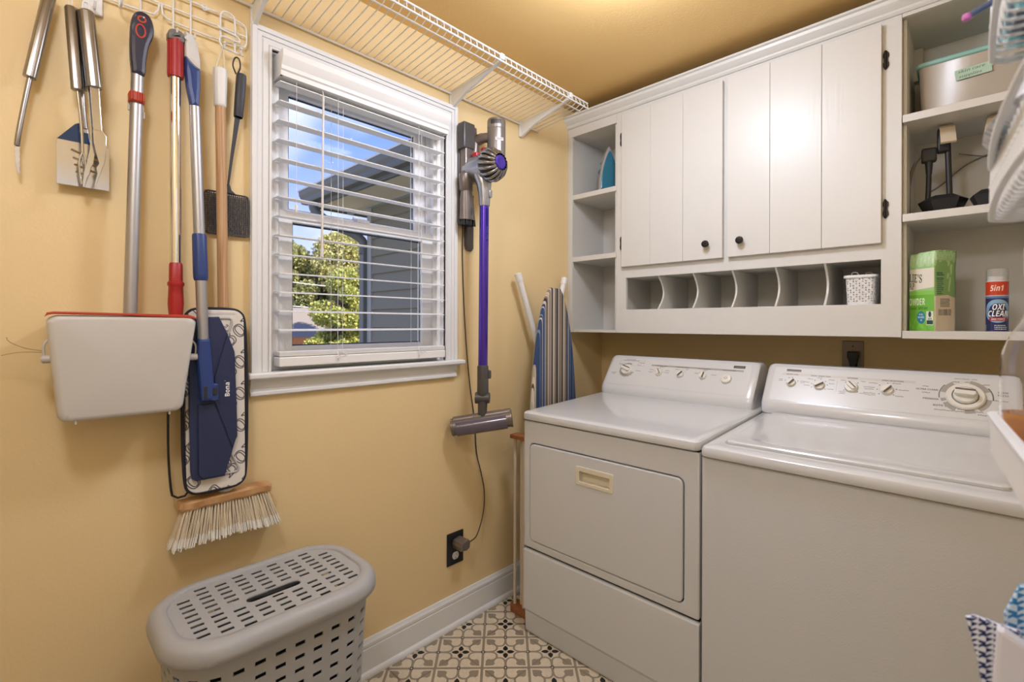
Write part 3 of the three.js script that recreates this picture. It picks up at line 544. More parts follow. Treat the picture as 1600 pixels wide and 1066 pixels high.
// outlet and plug behind the washer
{
  const t = thing('wall_outlet', 'bronze outlet plate with a black plug low on the shaded wall behind the washer', 'outlet', [1.228, 1.1, 0.004]);
  part('cover_plate', bx(1.191, 1.265, 1.098, 1.213, 0.0005, 0.006, 0.003), mat([0.25, 0.21, 0.18], 0.4, { metalness: 0.4 }), t);
  part('screw', aim(lathe([[0, 0], [0.003, 0], [0.002, 0.0015], [0, 0.002]], [0, 0, 0], 10), [0, 0, 1], [1.228, 1.190, 0.006]), mBronze, t);
  const p = thing('power_plug', 'black appliance plug and cord hanging in the outlet behind the washer', 'plug', [1.231, 1.05, 0.03]);
  part('plug_body', exZ([[1.214, 1.170], [1.250, 1.170], [1.252, 1.150], [1.245, 1.128], [1.243, 1.100], [1.222, 1.100], [1.219, 1.128], [1.212, 1.150]], 0.007, 0.034, 0.005), mBlack, p);
  part('cord', tube([[1.232, 1.102, 0.024], [1.232, 1.06, 0.026], [1.24, 0.9, 0.05], [1.25, 0.6, 0.06], [1.25, 0.4, 0.07], [1.25, 0.25, 0.12]], 0.004), mBlack, p);
}
// ---------------------------------------------------------------- wire shelf over the window
{
  const t = thing('wire_shelf', 'white ventilated wire shelf on slanted brackets above the window', 'wire shelf', [0.0, 2.2, 1.5]);
  const ZA = 0.585, ZB = 2.45, R = 0.0026;
  const deck = (x) => 2.2475 + (x - 0.01) * 0.1;
  part('back_rod', rod([0.010, 2.245, ZA], [0.010, 2.245, ZB], 0.0036), mWire, t);
  part('support_rod', rod([0.268, deck(0.268) - 0.0045, ZA], [0.268, deck(0.268) - 0.0045, ZB], 0.0030), mWire, t);
  part('front_rod', rod([0.309, 2.2925, ZA], [0.309, 2.2925, ZB], 0.0034), mWire, t);
  part('lip_rod', rod([0.312, 2.268, ZA], [0.312, 2.268, ZB], 0.0034), mWire, t);
  const g = bent([[0.006, deck(0.01) + 0.002, 0], [0.27, deck(0.27), 0], [0.309, 2.2945, 0], [0.3135, 2.266, 0]], R * 0.72, 0.008, { n: 6 });
  const n = Math.round((ZB - ZA) / 0.0296);
  for (let i = 0; i <= n; i++) {
    const m = new THREE.Mesh(g, mWire); m.name = 'wire'; m.castShadow = m.receiveShadow = true;
    m.position.set(0, -2.2, ZA + 0.004 + i * (ZB - ZA - 0.008) / n - 1.5); t.add(m);
  }
  for (const z of [0.712, 1.137, 1.908]) {
    const b = part('bracket', [exZ([[0.006, 2.186], [0.016, 2.184], [0.10, 2.222], [0.306, 2.272], [0.312, 2.284], [0.306, 2.288], [0.26, 2.270], [0.006, 2.252]], z - 0.0055, 0.0022), exZ([[0.006, 2.186], [0.016, 2.184], [0.10, 2.222], [0.306, 2.272], [0.312, 2.284], [0.306, 2.288], [0.26, 2.270], [0.006, 2.252]], z + 0.0035, 0.0022),
      exZ([[0.012, 2.184], [0.10, 2.2215], [0.306, 2.2715], [0.306, 2.2735], [0.10, 2.2235], [0.012, 2.1862]], z - 0.0055, 0.011)], mWire, t);
    part('wall_anchor', [bx(0.0005, 0.010, 2.186, 2.252, z - 0.009, z + 0.009, 0.002), bx(0.0005, 0.014, 2.238, 2.256, z - 0.010, z + 0.010, 0.002)], mWhiteP, b);
    part('screw', aim(lathe([[0, 0], [0.0035, 0], [0.0025, 0.002], [0, 0.002]], [0, 0, 0], 10), [1, 0, 0], [0.010, 2.204, z - 0.002]), mMark, b);
    part('front_clip', bx(0.296, 0.314, 2.276, 2.299, z - 0.010, z + 0.010, 0.003), mWhiteP, b);
  }
}
// ---------------------------------------------------------------- tool rack
{
  const t = thing('tool_rack', 'white wire tool rack of looped hooks on the yellow wall near the shelf', 'tool rack', [0.0, 2.1, 2.1]);
  const r = 0.0024, X = 0.014;
  part('frame', [bent([[X, 2.105, 2.46], [X, 2.105, 2.150], [X, 2.140, 2.146]], r, 0.016), bent([[X, 2.142, 2.46], [X, 2.142, 1.932]], r, 0.01), bent([[X, 2.142, 2.1405], [X, 2.106, 2.138], [X, 2.107, 1.931], [X, 2.175, 1.931], [X, 2.180, 1.96], [X, 2.180, 2.46]], r, 0.014)], mWire, t);
  part('mounting_loop', [tube([[X, 2.180, 2.052], [X, 2.178, 2.045], [X, 2.172, 2.042], [X, 2.178, 2.033], [X, 2.187, 2.040], [X, 2.183, 2.047], [X, 2.177, 2.036], [X, 2.180, 2.026]], 0.0018), aim(lathe([[0, 0], [0.004, 0], [0.003, 0.002], [0, 0.002]], [0, 0, 0], 10), [1, 0, 0], [0.006, 2.180, 2.041])], mWire, t);
  // long hooks that drop in front of the frame and turn out
  for (const [z, y] of [[2.230, 2.085], [2.187, 2.052], [2.1152, 2.056], [2.0745, 2.058]]) part('hook', bent([[X + 0.004, 2.22, z], [X + 0.005, y + 0.004, z], [X + 0.022, y - 0.006, z], [X + 0.046, y - 0.004, z], [X + 0.054, y + 0.010, z]], r, 0.008), mWire, t);
  // the hung double loop with two small hooks
  part('loop_hook', [bent([[0.026, 2.108, 2.003], [0.026, 2.186, 2.003], [0.026, 2.186, 1.966], [0.026, 2.074, 1.966]], 0.0026, 0.018), bent([[0.028, 2.136, 2.003], [0.030, 2.131, 2.012], [0.034, 2.126, 1.995], [0.034, 2.121, 1.958], [0.034, 2.106, 1.953], [0.034, 2.108, 2.006], [0.032, 2.088, 2.008], [0.030, 2.076, 1.996], [0.030, 2.073, 1.944]], 0.0026, 0.009)], mWire, t);
  for (const z of [2.0, 1.957]) part('small_hook', [bent([[0.030, 2.074, z], [0.046, 2.066, z], [0.054, 2.078, z]], 0.0026, 0.006), lathe([[0, 0], [0.004, 0.001], [0.004, 0.005], [0, 0.006]], [0.054, 2.077, z], 10)], mWire, t);
  part('end_plate', [bx(0.004, 0.012, 2.052, 2.115, 2.262, 2.30, 0.003), bent([[0.010, 2.07, 2.28], [0.04, 2.05, 2.28], [0.05, 2.066, 2.28]], 0.0026, 0.006)], mWire, t);
  part('plain_hook', bent([[X + 0.004, 2.15, 2.345], [X + 0.006, 2.100, 2.345], [X + 0.04, 2.090, 2.345], [X + 0.046, 2.104, 2.345]], r, 0.008), mWire, t);
}
// ---------------------------------------------------------------- barbecue tools
const grip = (a, b, r) => { const A = V(...a), B = V(...b), d = B.clone().sub(A), L = d.length(); return aim(lathe([[0, 0], [r * 0.9, 0], [r, 0.0015], [r, L - 0.004], [r * 0.85, L - 0.0005], [r * 0.6, L], [0, L]], [0, 0, 0], 24), d.toArray(), a); };
const hang = (z, y, x) => bent([[x, y, z + 0.003], [x + 0.002, y + 0.035, z + 0.004], [x + 0.002, y + 0.05, z], [x + 0.002, y + 0.035, z - 0.004], [x, y, z - 0.003]], 0.0012, 0.01, { n: 6 });
{
  const t = thing('barbecue_knife', 'steel barbecue tool with a thin serrated tip, hung apart from the spatula', 'barbecue tool', [0.035, 1.62, 2.41]);
  part('handle', grip([0.035, 1.8416, 2.3922], [0.042, 2.058, 2.358], 0.0125), mSteel, t);
  part('hanging_loop', hang(2.358, 2.056, 0.042), mWire, t);
  part('shaft', tube([[0.035, 1.845, 2.3916], [0.034, 1.76, 2.4035], [0.033, 1.70, 2.411], [0.03, 1.682, 2.4125]], 0.0052, { n: 10 }), mSteel, t);
  const bl = [[2.4155, 1.690], [2.4095, 1.690]]; for (let i = 0; i < 10; i++) { bl.push([2.4085 - 0.0012 * (i % 2) - i * 0.00005, 1.684 - i * 0.0066]); } bl.push([2.4085, 1.6175], [2.412, 1.622], [2.4152, 1.640], [2.4165, 1.665]);
  part('blade', exX(bl, 0.028, 0.0025, 0.0004), mSteelBright, t);
}
{
  const t = thing('barbecue_fork', 'thin steel barbecue fork hanging in front of the spatula blade', 'barbecue tool', [0.05, 1.61, 2.31]);
  part('handle', grip([0.05, 1.836, 2.312], [0.05, 2.03, 2.3242], 0.0118), mSteel, t);
  part('hanging_loop', hang(2.325, 2.028, 0.05), mWire, t);
  part('shaft', tube([[0.05, 1.838, 2.312], [0.05, 1.79, 2.3075], [0.05, 1.745, 2.304], [0.05, 1.69, 2.3022]], 0.0032, { n: 10 }), mSteelBright, t);
  for (const s of [-1, 1]) part('tine', tube([[0.05, 1.692, 2.3022], [0.05, 1.668, 2.3022 + s * 0.0055], [0.05, 1.64, 2.3022 + s * 0.005], [0.052, 1.612, 2.3015 + s * 0.0015]], 0.0022), mSteelBright, t);
}
{
  const t = thing('barbecue_spatula', 'wide slotted steel spatula hanging behind the fork and the tongs', 'barbecue tool', [0.025, 1.61, 2.3]);
  part('handle', grip([0.032, 1.846, 2.303], [0.036, 2.035, 2.312], 0.0118), mSteel, t);
  part('neck', [tube([[0.032, 1.85, 2.3025], [0.031, 1.80, 2.300], [0.028, 1.755, 2.296]], 0.0055, { n: 10 }), exX([[2.306, 1.79], [2.296, 1.79], [2.290, 1.744], [2.306, 1.744]], 0.026, 0.003, 0.0006)], mSteel, t);
  const slot = (a, b) => { const [z0, y0] = a, [z1, y1] = b, w = 0.0032, dx = z1 - z0, dy = y1 - y0, L = Math.hypot(dx, dy), ux = dx / L, uy = dy / L, o = []; for (let i = 0; i <= 6; i++) { const q = Math.PI / 2 + i / 6 * Math.PI; o.push([z0 + w * (ux * Math.cos(q) - uy * Math.sin(q)), y0 + w * (uy * Math.cos(q) + ux * Math.sin(q))]); } for (let i = 0; i <= 6; i++) { const q = -Math.PI / 2 + i / 6 * Math.PI; o.push([z1 + w * (ux * Math.cos(q) - uy * Math.sin(q)), y1 + w * (uy * Math.cos(q) + ux * Math.sin(q))]); } return o; };
  const q = [[[2.3194, 1.6976], [2.3055, 1.6928]], [[2.3159, 1.6789], [2.3037, 1.6744]], [[2.3135, 1.6627], [2.302, 1.6589]], [[2.3107, 1.6461], [2.3019, 1.6434]], [[2.2806, 1.6849], [2.2734, 1.6833]], [[2.2831, 1.67], [2.2752, 1.6671]], [[2.286, 1.6541], [2.278, 1.6521]]].map(([a, b]) => slot(a, b));
  for (let i = 0; i < 6; i++) q.push(slot([2.3440, 1.708 - i * 0.0105], [2.3365, 1.7065 - i * 0.0105]));
  const edge = []; for (let i = 0; i < 26; i++) edge.push([2.2492 + 0.0012 * (i % 2), 1.7175 - 0.0041 * i]);
  part('blade', exX([[2.347, 1.611], [2.3465, 1.7184], ...[[2.286, 1.7184]], ...edge, [2.2492, 1.611]], 0.024, 0.0022, 0.0004, q), mSteelBright, t);
  part('shoulder', exX([[2.3465, 1.7180], [2.3140, 1.7620], [2.304, 1.7672], [2.2945, 1.7665], [2.286, 1.7180]], 0.0245, 0.0022, 0.0004), mat([0.035, 0.065, 0.15], 0.2, { metalness: 0.8 }), t);
}
{
  const t = thing('barbecue_tongs', 'steel barbecue tongs with a thick round handle and scalloped claws', 'barbecue tool', [0.055, 1.6, 2.28]);
  part('handle', [grip([0.056, 1.846, 2.2845], [0.056, 2.028, 2.300], 0.0150), grip([0.066, 1.846, 2.2815], [0.066, 2.026, 2.297], 0.0150)], mSteel, t);
  part('hanging_loop', bent([[0.06, 2.02, 2.304], [0.06, 2.05, 2.303], [0.06, 2.05, 2.292], [0.06, 2.02, 2.293]], 0.0022, 0.008), mWire, t);
  for (const s of [0, 1]) {
    const x = 0.052 + s * 0.018;
    const a = part('arm', exX(s ? [[2.2915, 1.852], [2.2745, 1.852], [2.2685, 1.742], [2.2842, 1.740]] : [[2.2945, 1.852], [2.2805, 1.852], [2.2790, 1.740], [2.2885, 1.740]], x, 0.003, 0.0007), mSteelBright, t);
    part('claw', s ? exX([[2.2852, 1.744], [2.2675, 1.745], [2.2602, 1.733], [2.2605, 1.700], [2.2630, 1.668], [2.2685, 1.650], [2.2808, 1.605], [2.2828, 1.609], [2.2770, 1.640], [2.2790, 1.652], [2.2735, 1.664], [2.2765, 1.676], [2.2800, 1.692], [2.2840, 1.715]], x, 0.004, 0.001)
      : exX([[2.2790, 1.744], [2.2885, 1.742], [2.2895, 1.700], [2.2960, 1.660], [2.3005, 1.640], [2.3025, 1.606], [2.2985, 1.604], [2.2940, 1.628], [2.2890, 1.640], [2.2870, 1.655], [2.2825, 1.665], [2.2800, 1.690]], x, 0.004, 0.001), mSteelBright, a);
  }
}
// ---------------------------------------------------------------- long-handled tools
const blob = (pts, x0, depth, b) => exX(pts, x0, depth, b, [], 8);
{
  const t = thing('upright_dustpan', 'white dustpan with a red rim clipped to a long aluminium handle on the rack', 'dustpan', [0.08, 1.05, 2.22]);
  const mPan = mat([0.56, 0.535, 0.495], 0.42), navy = mat([0.022, 0.022, 0.045], 0.38), red = mat([0.48, 0.05, 0.022], 0.4);
  const outline = new THREE.CatmullRomCurve3([[2.2085, 1.915], [2.1855, 1.912], [2.1805, 1.952], [2.1751, 1.9907], [2.1655, 2.0244], [2.165, 2.0478], [2.1725, 2.0697], [2.1853, 2.0765], [2.198, 2.0745], [2.2087, 2.0583], [2.2131, 2.0108], [2.213, 1.9617], [2.2103, 1.9269]].map(([z, y]) => V(z, y, 0)), true).getPoints(60).slice(0, -1).map((p) => [p.x, p.y]);
  const ov = (cz, cy, a, b, k = 0) => Array.from({ length: 20 }, (_, i) => { const q = i / 20 * 6.2832; return [cz + a * Math.cos(q) + k * Math.sin(q), cy + b * Math.sin(q)]; });
  const gp = part('grip', exX(outline, 0.034, 0.034, 0.009, [ov(2.1935, 2.0225, 0.0085, 0.0155), ov(2.191, 2.0535, 0.007, 0.006)]), navy, t);
  part('hole_trim', [exX(ov(2.1935, 2.0225, 0.0112, 0.0185), 0.032, 0.0375, 0.001, [ov(2.1935, 2.0225, 0.0088, 0.0158)]), exX(ov(2.191, 2.0535, 0.0098, 0.0088), 0.032, 0.0365, 0.001, [ov(2.191, 2.0535, 0.0072, 0.0062)])], red, gp);
  part('pole', rod([0.050, 1.915, 2.1972], [0.062, 1.17, 2.2150], 0.0135, 0.0150, 24), mAlu, t);
  const cl = part('pole_clip', exY(rrect(0.030, 0.072, 2.1830, 2.2160, 0.012), 1.840, 0.026, 0.003), red, t);
  part('clip_rib', Array.from({ length: 6 }, (_, i) => bx(0.070, 0.0745, 1.842, 1.864, 2.187 + i * 0.0047, 2.1894 + i * 0.0047, 0.001)), red, cl);
  part('clip_leg', [bx(0.04, 0.046, 1.822, 1.842, 2.2125, 2.2155, 0.001), bx(0.04, 0.046, 1.822, 1.842, 2.1835, 2.1865, 0.001), bx(0.04, 0.046, 1.808, 1.826, 2.1810, 2.1845, 0.001)], mAlu, cl);
  // the pan: its outer side faces the room; walls run back towards the wall
  const tr = (x, f) => rrect(0, 1, 0, 1, 0.075, 6).map(([u, v]) => { const zl = 2.3685 - 0.021 * (1 - v), zr = 2.0800 + 0.032 * (1 - v), y = 1.052 + (1.296 - 1.052) * v; const cz = 2.2245, cy = 1.175; const z = zr + (zl - zr) * u; return [x, cy + (y - cy) * f, cz + (z - cz) * f]; });
  const panM = part('pan', loft([tr(0.016, 0.93), tr(0.05, 0.965), tr(0.095, 0.992), tr(0.108, 1.0), tr(0.119, 0.992), tr(0.125, 0.965), tr(0.1265, 0.90)].map((r) => r), { capB: true, crease: 0.9 }), mPan, t);
  part('inner_wall', loft([tr(0.119, 0.90), tr(0.10, 0.972), tr(0.05, 0.95), tr(0.016, 0.918)], { capA: true, crease: 0.9 }), mPan, panM);
  part('rim_strip', exX([[2.3690, 1.2925], [2.3655, 1.3020], [2.356, 1.3045], [2.10, 1.3000], [2.088, 1.297], [2.080, 1.2885], [2.092, 1.2915], [2.22, 1.2965], [2.356, 1.2985], [2.364, 1.2965]], 0.088, 0.038, 0.0015), red, panM);
  for (const [z, s, y] of [[2.3665, 1, 1.196], [2.0785, -1, 1.188]]) part('pivot', [rod([0.085, y, z - s * 0.012], [0.085, y, z + s * 0.006], 0.009, 0.009, 20), rod([0.085, y, z + s * 0.004], [0.085, y, z + s * 0.008], 0.005, 0.005, 14), bent([[0.085, y, z + s * 0.002], [0.085, y + 0.035, z + s * 0.004], [0.075, y + 0.05, z - s * 0.012]], 0.0025, 0.01)], mPan, panM);
  part('stray_straw', [tube([[0.08, 1.215, 2.372], [0.07, 1.222, 2.40], [0.06, 1.238, 2.425], [0.055, 1.246, 2.428]], 0.0007, { n: 5 }), tube([[0.08, 1.212, 2.372], [0.06, 1.212, 2.41], [0.05, 1.206, 2.436]], 0.0007, { n: 5 })], mat([0.30, 0.20, 0.11], 0.8), panM);
  part('foot_tab', [bx(0.11, 0.122, 1.046, 1.058, 2.316, 2.320, 0.001), bx(0.11, 0.122, 1.046, 1.058, 2.138, 2.142, 0.001)], mPan, panM);
}
{
  const t = thing('flat_duster', 'chrome pole duster with a red grip and a black wire loop behind the dustpan', 'duster', [0.04, 0.8, 2.11]);
  const red = mat([0.38, 0.016, 0.014], 0.42), gr = mat([0.17, 0.16, 0.15], 0.5);
  part('hanging_cap', exX(rrect(2.0965, 2.1340, 2.034, 2.064, [0.006, 0.006, 0.014, 0.014]), 0.030, 0.034, 0.006, [rrect(2.117, 2.1255, 2.043, 2.0565, 0.003), rrect(2.106, 2.1128, 2.043, 2.0560, 0.003)]), gr, t);
  part('grip', [rod([0.047, 2.040, 2.1152], [0.047, 1.940, 2.1150], 0.0175, 0.0182, 28), ...Array.from({ length: 14 }, (_, i) => { const a = i / 14 * 6.283; return rod([0.047 + 0.0178 * Math.cos(a), 2.036, 2.115 + 0.0178 * Math.sin(a)], [0.047 + 0.0182 * Math.cos(a), 1.944, 2.115 + 0.0182 * Math.sin(a)], 0.0012, 0.0012, 6); })], red, t);
  part('pole', rod([0.047, 1.945, 2.1155], [0.047, 1.30, 2.1128], 0.0132, 0.0132, 28), mChrome, t);
  part('connector', lathe([[0.0135, 0.005], [0.0155, 0], [0.016, -0.045], [0.019, -0.048], [0.0195, -0.054], [0.0165, -0.060], [0.0175, -0.085], [0.0185, -0.105], [0.016, -0.135], [0.014, -0.16], [0, -0.16]], [0.047, 1.436, 2.1131], 28), red, t);
  part('pole_end', rod([0.047, 1.28, 2.1128], [0.045, 1.06, 2.112], 0.011, 0.010, 16), gr, t);
  part('wire_loop', bent([[0.040, 1.20, 2.1280], [0.040, 0.8035, 2.1205], [0.040, 0.8035, 2.080], [0.020, 0.86, 2.074], [0.015, 1.15, 2.082]], 0.0030, 0.022), mBlack, t);
}
{
  const t = thing('flat_mop', 'blue and silver flat mop with a navy head on a white printed pad', 'mop', [0.03, 0.81, 2.01]);
  const blue = mat([0.020, 0.050, 0.20], 0.42), navy = mat([0.018, 0.028, 0.085], 0.45), lg = mat([0.60, 0.59, 0.57], 0.45);
  const gl = [[2.0880, 1.9860], [2.0885, 1.95], [2.0745, 1.8660], [2.0560, 1.8690], [2.0535, 1.94], [2.0530, 1.974], [2.068, 1.978]];
  part('grip', exX([[2.0885, 2.000], [2.0880, 1.96], [2.0845, 1.92], [2.0755, 1.868], [2.0560, 1.868], [2.0530, 1.92], [2.0525, 1.972], [2.066, 1.978], [2.078, 1.988]], 0.034, 0.032, 0.010), blue, t);
  part('grip_top', exX([[2.0882, 2.068], [2.0885, 1.999], [2.078, 1.987], [2.066, 1.977], [2.0525, 1.971], [2.0530, 2.005], [2.0590, 2.035], [2.0675, 2.062], [2.0735, 2.0655]], 0.0345, 0.031, 0.009, [[[2.0800, 2.048], [2.0760, 2.054], [2.0660, 2.0405], [2.0720, 2.042]]]), lg, t);
  part('pole', rod([0.050, 1.870, 2.0648], [0.052, 1.23, 2.0495], 0.0135, 0.0135, 28), mAlu, t);
  part('middle_grip', lathe([[0.0137, 0], [0.0155, 0.001], [0.0172, 0.006], [0.0178, 0.02], [0.0172, 0.122], [0.0160, 0.127], [0.0137, 0.128]], [0, 0, 0], 28).rotateX(0.024).translate(0.0515, 1.393, 2.0537), blue, t);
  const cn = part('connector', [exX([[2.0640, 1.235], [2.0645, 1.180], [2.0600, 1.11], [2.0570, 1.066], [2.0300, 1.064], [2.0260, 1.108], [2.0310, 1.18], [2.0350, 1.235]], 0.036, 0.032, 0.008), bx(0.034, 0.064, 1.062, 1.112, 2.0155, 2.0345, 0.006)], blue, t);
  part('pivot_slot', [bx(0.066, 0.0685, 1.072, 1.105, 2.044, 2.052, 0.001), bx(0.064, 0.0672, 1.08, 1.10, 2.020, 2.030, 0.001)], mGap, cn);
  // head: a raised navy plate on the padded cloth
  const plate = part('head_plate', exX([[2.0790, 1.2905], [2.0350, 1.2950], [2.0065, 1.2960], [1.9870, 1.2525], [1.9677, 1.196], [1.9640, 1.06], [1.9625, 0.9600], [1.9766, 0.9127], [1.9954, 0.8485], [2.0640, 0.8485], [2.0740, 0.856], [2.0770, 0.875], [2.0795, 1.05]], 0.027, 0.011, 0.002), navy, t);
  part('raised_panel', [exX([[2.0605, 1.055], [2.0230, 1.055], [1.9770, 0.915], [1.9965, 0.8530], [2.0500, 0.8530], [2.0600, 0.866]], 0.036, 0.007, 0.002), exX([[2.034, 1.290], [2.008, 1.2925], [1.9885, 1.252], [2.0270, 1.115], [2.034, 1.115]], 0.036, 0.004, 0.001), exX([[1.9870, 1.245], [1.9690, 1.196], [1.9640, 0.963], [1.9760, 0.925], [2.0200, 1.06], [2.0200, 1.125]], 0.036, 0.0055, 0.0015)], navy, plate);
  part('head_wire', [bent([[0.026, 1.292, 2.006], [0.026, 1.292, 1.972], [0.026, 1.275, 1.972], [0.026, 1.235, 1.986]], 0.0032, 0.012), bent([[0.026, 0.905, 1.976], [0.026, 0.862, 1.957], [0.026, 0.852, 1.96], [0.026, 0.852, 1.996]], 0.0032, 0.012)], mat([0.45, 0.44, 0.43], 0.4), plate);
  const nameTex = canvasTex(512, 160, (c, W, H) => { c.fillStyle = '#222f52'; c.fillRect(0, 0, W, H); c.fillStyle = '#f2f2f2'; c.font = 'bold 132px sans-serif'; c.textAlign = 'center'; c.fillText('Bona', W / 2 - 10, 122); c.font = '30px sans-serif'; c.fillText('®', W - 78, 46); });
  part('brand_print', face(0.066, 0.0206).rotateZ(Math.PI / 2).rotateY(Math.PI / 2).translate(0.0422, 1.092, 1.9885), mat([1, 1, 1], 0.5, { map: nameTex }), plate);
  const padTex = canvasTex(512, 1600, (c, W, H) => {
    c.fillStyle = '#dcd6cd'; c.fillRect(0, 0, W, H);
    for (let i = 0; i < 9000; i++) { c.fillStyle = `rgba(${rnd() < 0.5 ? '255,255,255' : '150,145,140'},0.16)`; c.fillRect(rnd() * W, rnd() * H, 3, 3); }
    c.strokeStyle = '#55525a'; c.fillStyle = '#55525a'; c.lineWidth = 5;
    for (let k = 0; k < 7; k++) for (const x of [20, 430]) { c.save(); c.translate(x, 60 + k * 290 + (x > 100 ? 145 : 0)); c.rotate(-0.75); c.font = '210px serif'; c.lineWidth = 9; c.strokeText('Bona', -160, 70); c.font = 'bold 44px sans-serif'; c.fillText('Bona', 290, 90); c.restore(); }
  });
  const ol = rrect(1.9385, 2.0850, 0.812, 1.3170, [0.030, 0.030, 0.030, 0.030], 6);
  const padG = exX(ol, 0.012, 0.013, 0.004), p = padG.attributes.position, uv = []; for (let i = 0; i < p.count; i++) uv.push(1 - (p.getZ(i) - 1.9385) / 0.1465, (p.getY(i) - 0.812) / 0.505); padG.setAttribute('uv', new THREE.Float32BufferAttribute(uv, 2));
  const pad = part('cloth_pad', padG, mat([1, 1, 1], 0.9, { map: padTex }), t, 'white printed cloth');
  part('pad_binding', tube(ol.filter((_, i) => i % 2 === 0).concat([]).map(([z, y]) => [0.020, y, z]), 0.0048, { closed: true, seg: 160 }), mat([0.012, 0.013, 0.025], 0.8), pad);
  part('pad_tag', bx(0.024, 0.0258, 1.303, 1.309, 1.962, 2.030, 0.0006), lg, pad);
  t.rotation.z = 0.036; t.position.set(0.03 + 0.0452, 0.81 + 0.0012, 2.018);                // it hangs from its hook and leans out over the broom
}
{
  const t = thing('broom', 'wooden broom with pale bristles and a white capped handle behind the mop', 'broom', [0.03, 0.66, 1.99]);
  part('handle_cap', lathe([[0.0135, 0], [0.0162, 0.004], [0.0165, 0.03], [0.0182, 0.085], [0.0180, 0.108], [0.010, 0.114], [0, 0.115]], [0, 0, 0], 28).translate(0.034, 1.900, 2.0055), mWhiteP, t);
  part('hanging_cord', bent([[0.034, 2.008, 2.018], [0.044, 2.072, 2.001], [0.034, 2.008, 1.994]], 0.0016, 0.004), mat([0.75, 0.68, 0.55], 0.8), t);
  part('handle', rod([0.034, 1.902, 2.0045], [0.030, 0.80, 1.988], 0.0135, 0.0145, 20), mPole, t);
  part('ferrule', lathe([[0.0165, 0], [0.0185, 0.002], [0.0175, 0.05], [0.0165, 0.056], [0.0145, 0.056]], [0, 0, 0], 28).translate(0.030, 0.783, 1.988), mWhiteP, t);
  part('head_block', [exX([[2.1064, 0.7750], [2.1040, 0.7920], [2.0900, 0.7925], [1.985, 0.7945], [1.8825, 0.7960], [1.8700, 0.7900], [1.8680, 0.7760], [1.8720, 0.7680], [2.0982, 0.7650]], 0.014, 0.046, 0.007)], mWood, t);
  const b = []; const pale = [];
  for (let i = 0; i < 30; i++) for (let j = 0; j < 6; j++) for (let k = 0; k < 6; k++) {
    const z0 = 1.877 + (i + 0.5) / 30 * 0.218 + rr(-0.002, 0.002), x0 = 0.019 + j * 0.0068 + rr(-0.001, 0.001);
    const f = (z0 - 1.986) / 0.109, len = 0.100 + rr(-0.007, 0.004) - 0.006 * (1 - f * f), z1 = z0 + (f > 0 ? 0.030 : 0.030) * f + rr(-0.006, 0.006), x1 = x0 + (j - 2.5) * 0.005 + rr(-0.006, 0.006);
    const tip = 0.768 - len;
    b.push(rod([x0, 0.769, z0], [x0 + (x1 - x0) * 0.75, 0.769 + (tip - 0.769) * 0.75, z0 + (z1 - z0) * 0.75], 0.0013, 0.0016, 4, false));
    pale.push(rod([x0 + (x1 - x0) * 0.75, 0.769 + (tip - 0.769) * 0.75, z0 + (z1 - z0) * 0.75], [x1, tip, z1], 0.0016, 0.0019, 4, false));
  }
  const m1 = part('bristles', b, mat([0.72, 0.61, 0.44], 0.8), t); m1.userData.kind = 'stuff';
  const m2 = part('bristle_tips', pale, mat([0.86, 0.82, 0.73], 0.85), t); m2.userData.kind = 'stuff';
}
{
  const t = thing('fly_swatter', 'dark grey plastic fly swatter hanging between the broom handle and the window casing', 'fly swatter', [0.02, 1.535, 1.98]);
  const d = mat([0.040, 0.043, 0.055], 0.5);
  part('handle', lathe([[0.0115, 0], [0.0125, 0.003], [0.0135, 0.06], [0.0138, 0.12], [0.0125, 0.129], [0, 0.131]], [0, 0, 0], 24).rotateX(-0.065).translate(0.032, 1.886, 1.9575), d, t);
  part('hanging_loop', tube([[0.032, 2.012, 1.9640], [0.034, 2.035, 1.9725], [0.036, 2.058, 1.966], [0.036, 2.058, 1.958], [0.034, 2.036, 1.953], [0.032, 2.012, 1.9600]], 0.0022), mBlack, t);
  part('shaft', exX([[1.9655, 1.888], [1.9520, 1.888], [1.9685, 1.76], [1.9760, 1.690], [1.9700, 1.672], [1.9560, 1.660], [1.9990, 1.664], [1.9890, 1.672], [1.9810, 1.690], [1.9760, 1.76]], 0, 0.007, 0.002).rotateZ(-0.07).translate(-0.106, 0.004, 0), d, t);
  const bars = [];
  const L = 1.9245, Rr = 2.0375, B = 1.540, T = 1.660;
  for (let i = 0; i <= 20; i++) { const z = L + (Rr - L) * i / 20; bars.push(bx(0.011, 0.0135, B, T, z - 0.0011, z + 0.0011)); }
  for (let i = 0; i <= 21; i++) { const y = B + (T - B) * i / 21; bars.push(bx(0.0105, 0.0130, y - 0.0011, y + 0.0011, L, Rr)); }
  part('mesh_pad', bars, d, t).userData.kind = 'stuff';
  part('pad_rim', exX(rrect(L - 0.003, Rr + 0.003, B - 0.003, T + 0.003, 0.012), 0.0095, 0.005, 0.001, [rrect(L + 0.001, Rr - 0.001, B + 0.001, T - 0.001, 0.010).reverse()]), d, t);
}
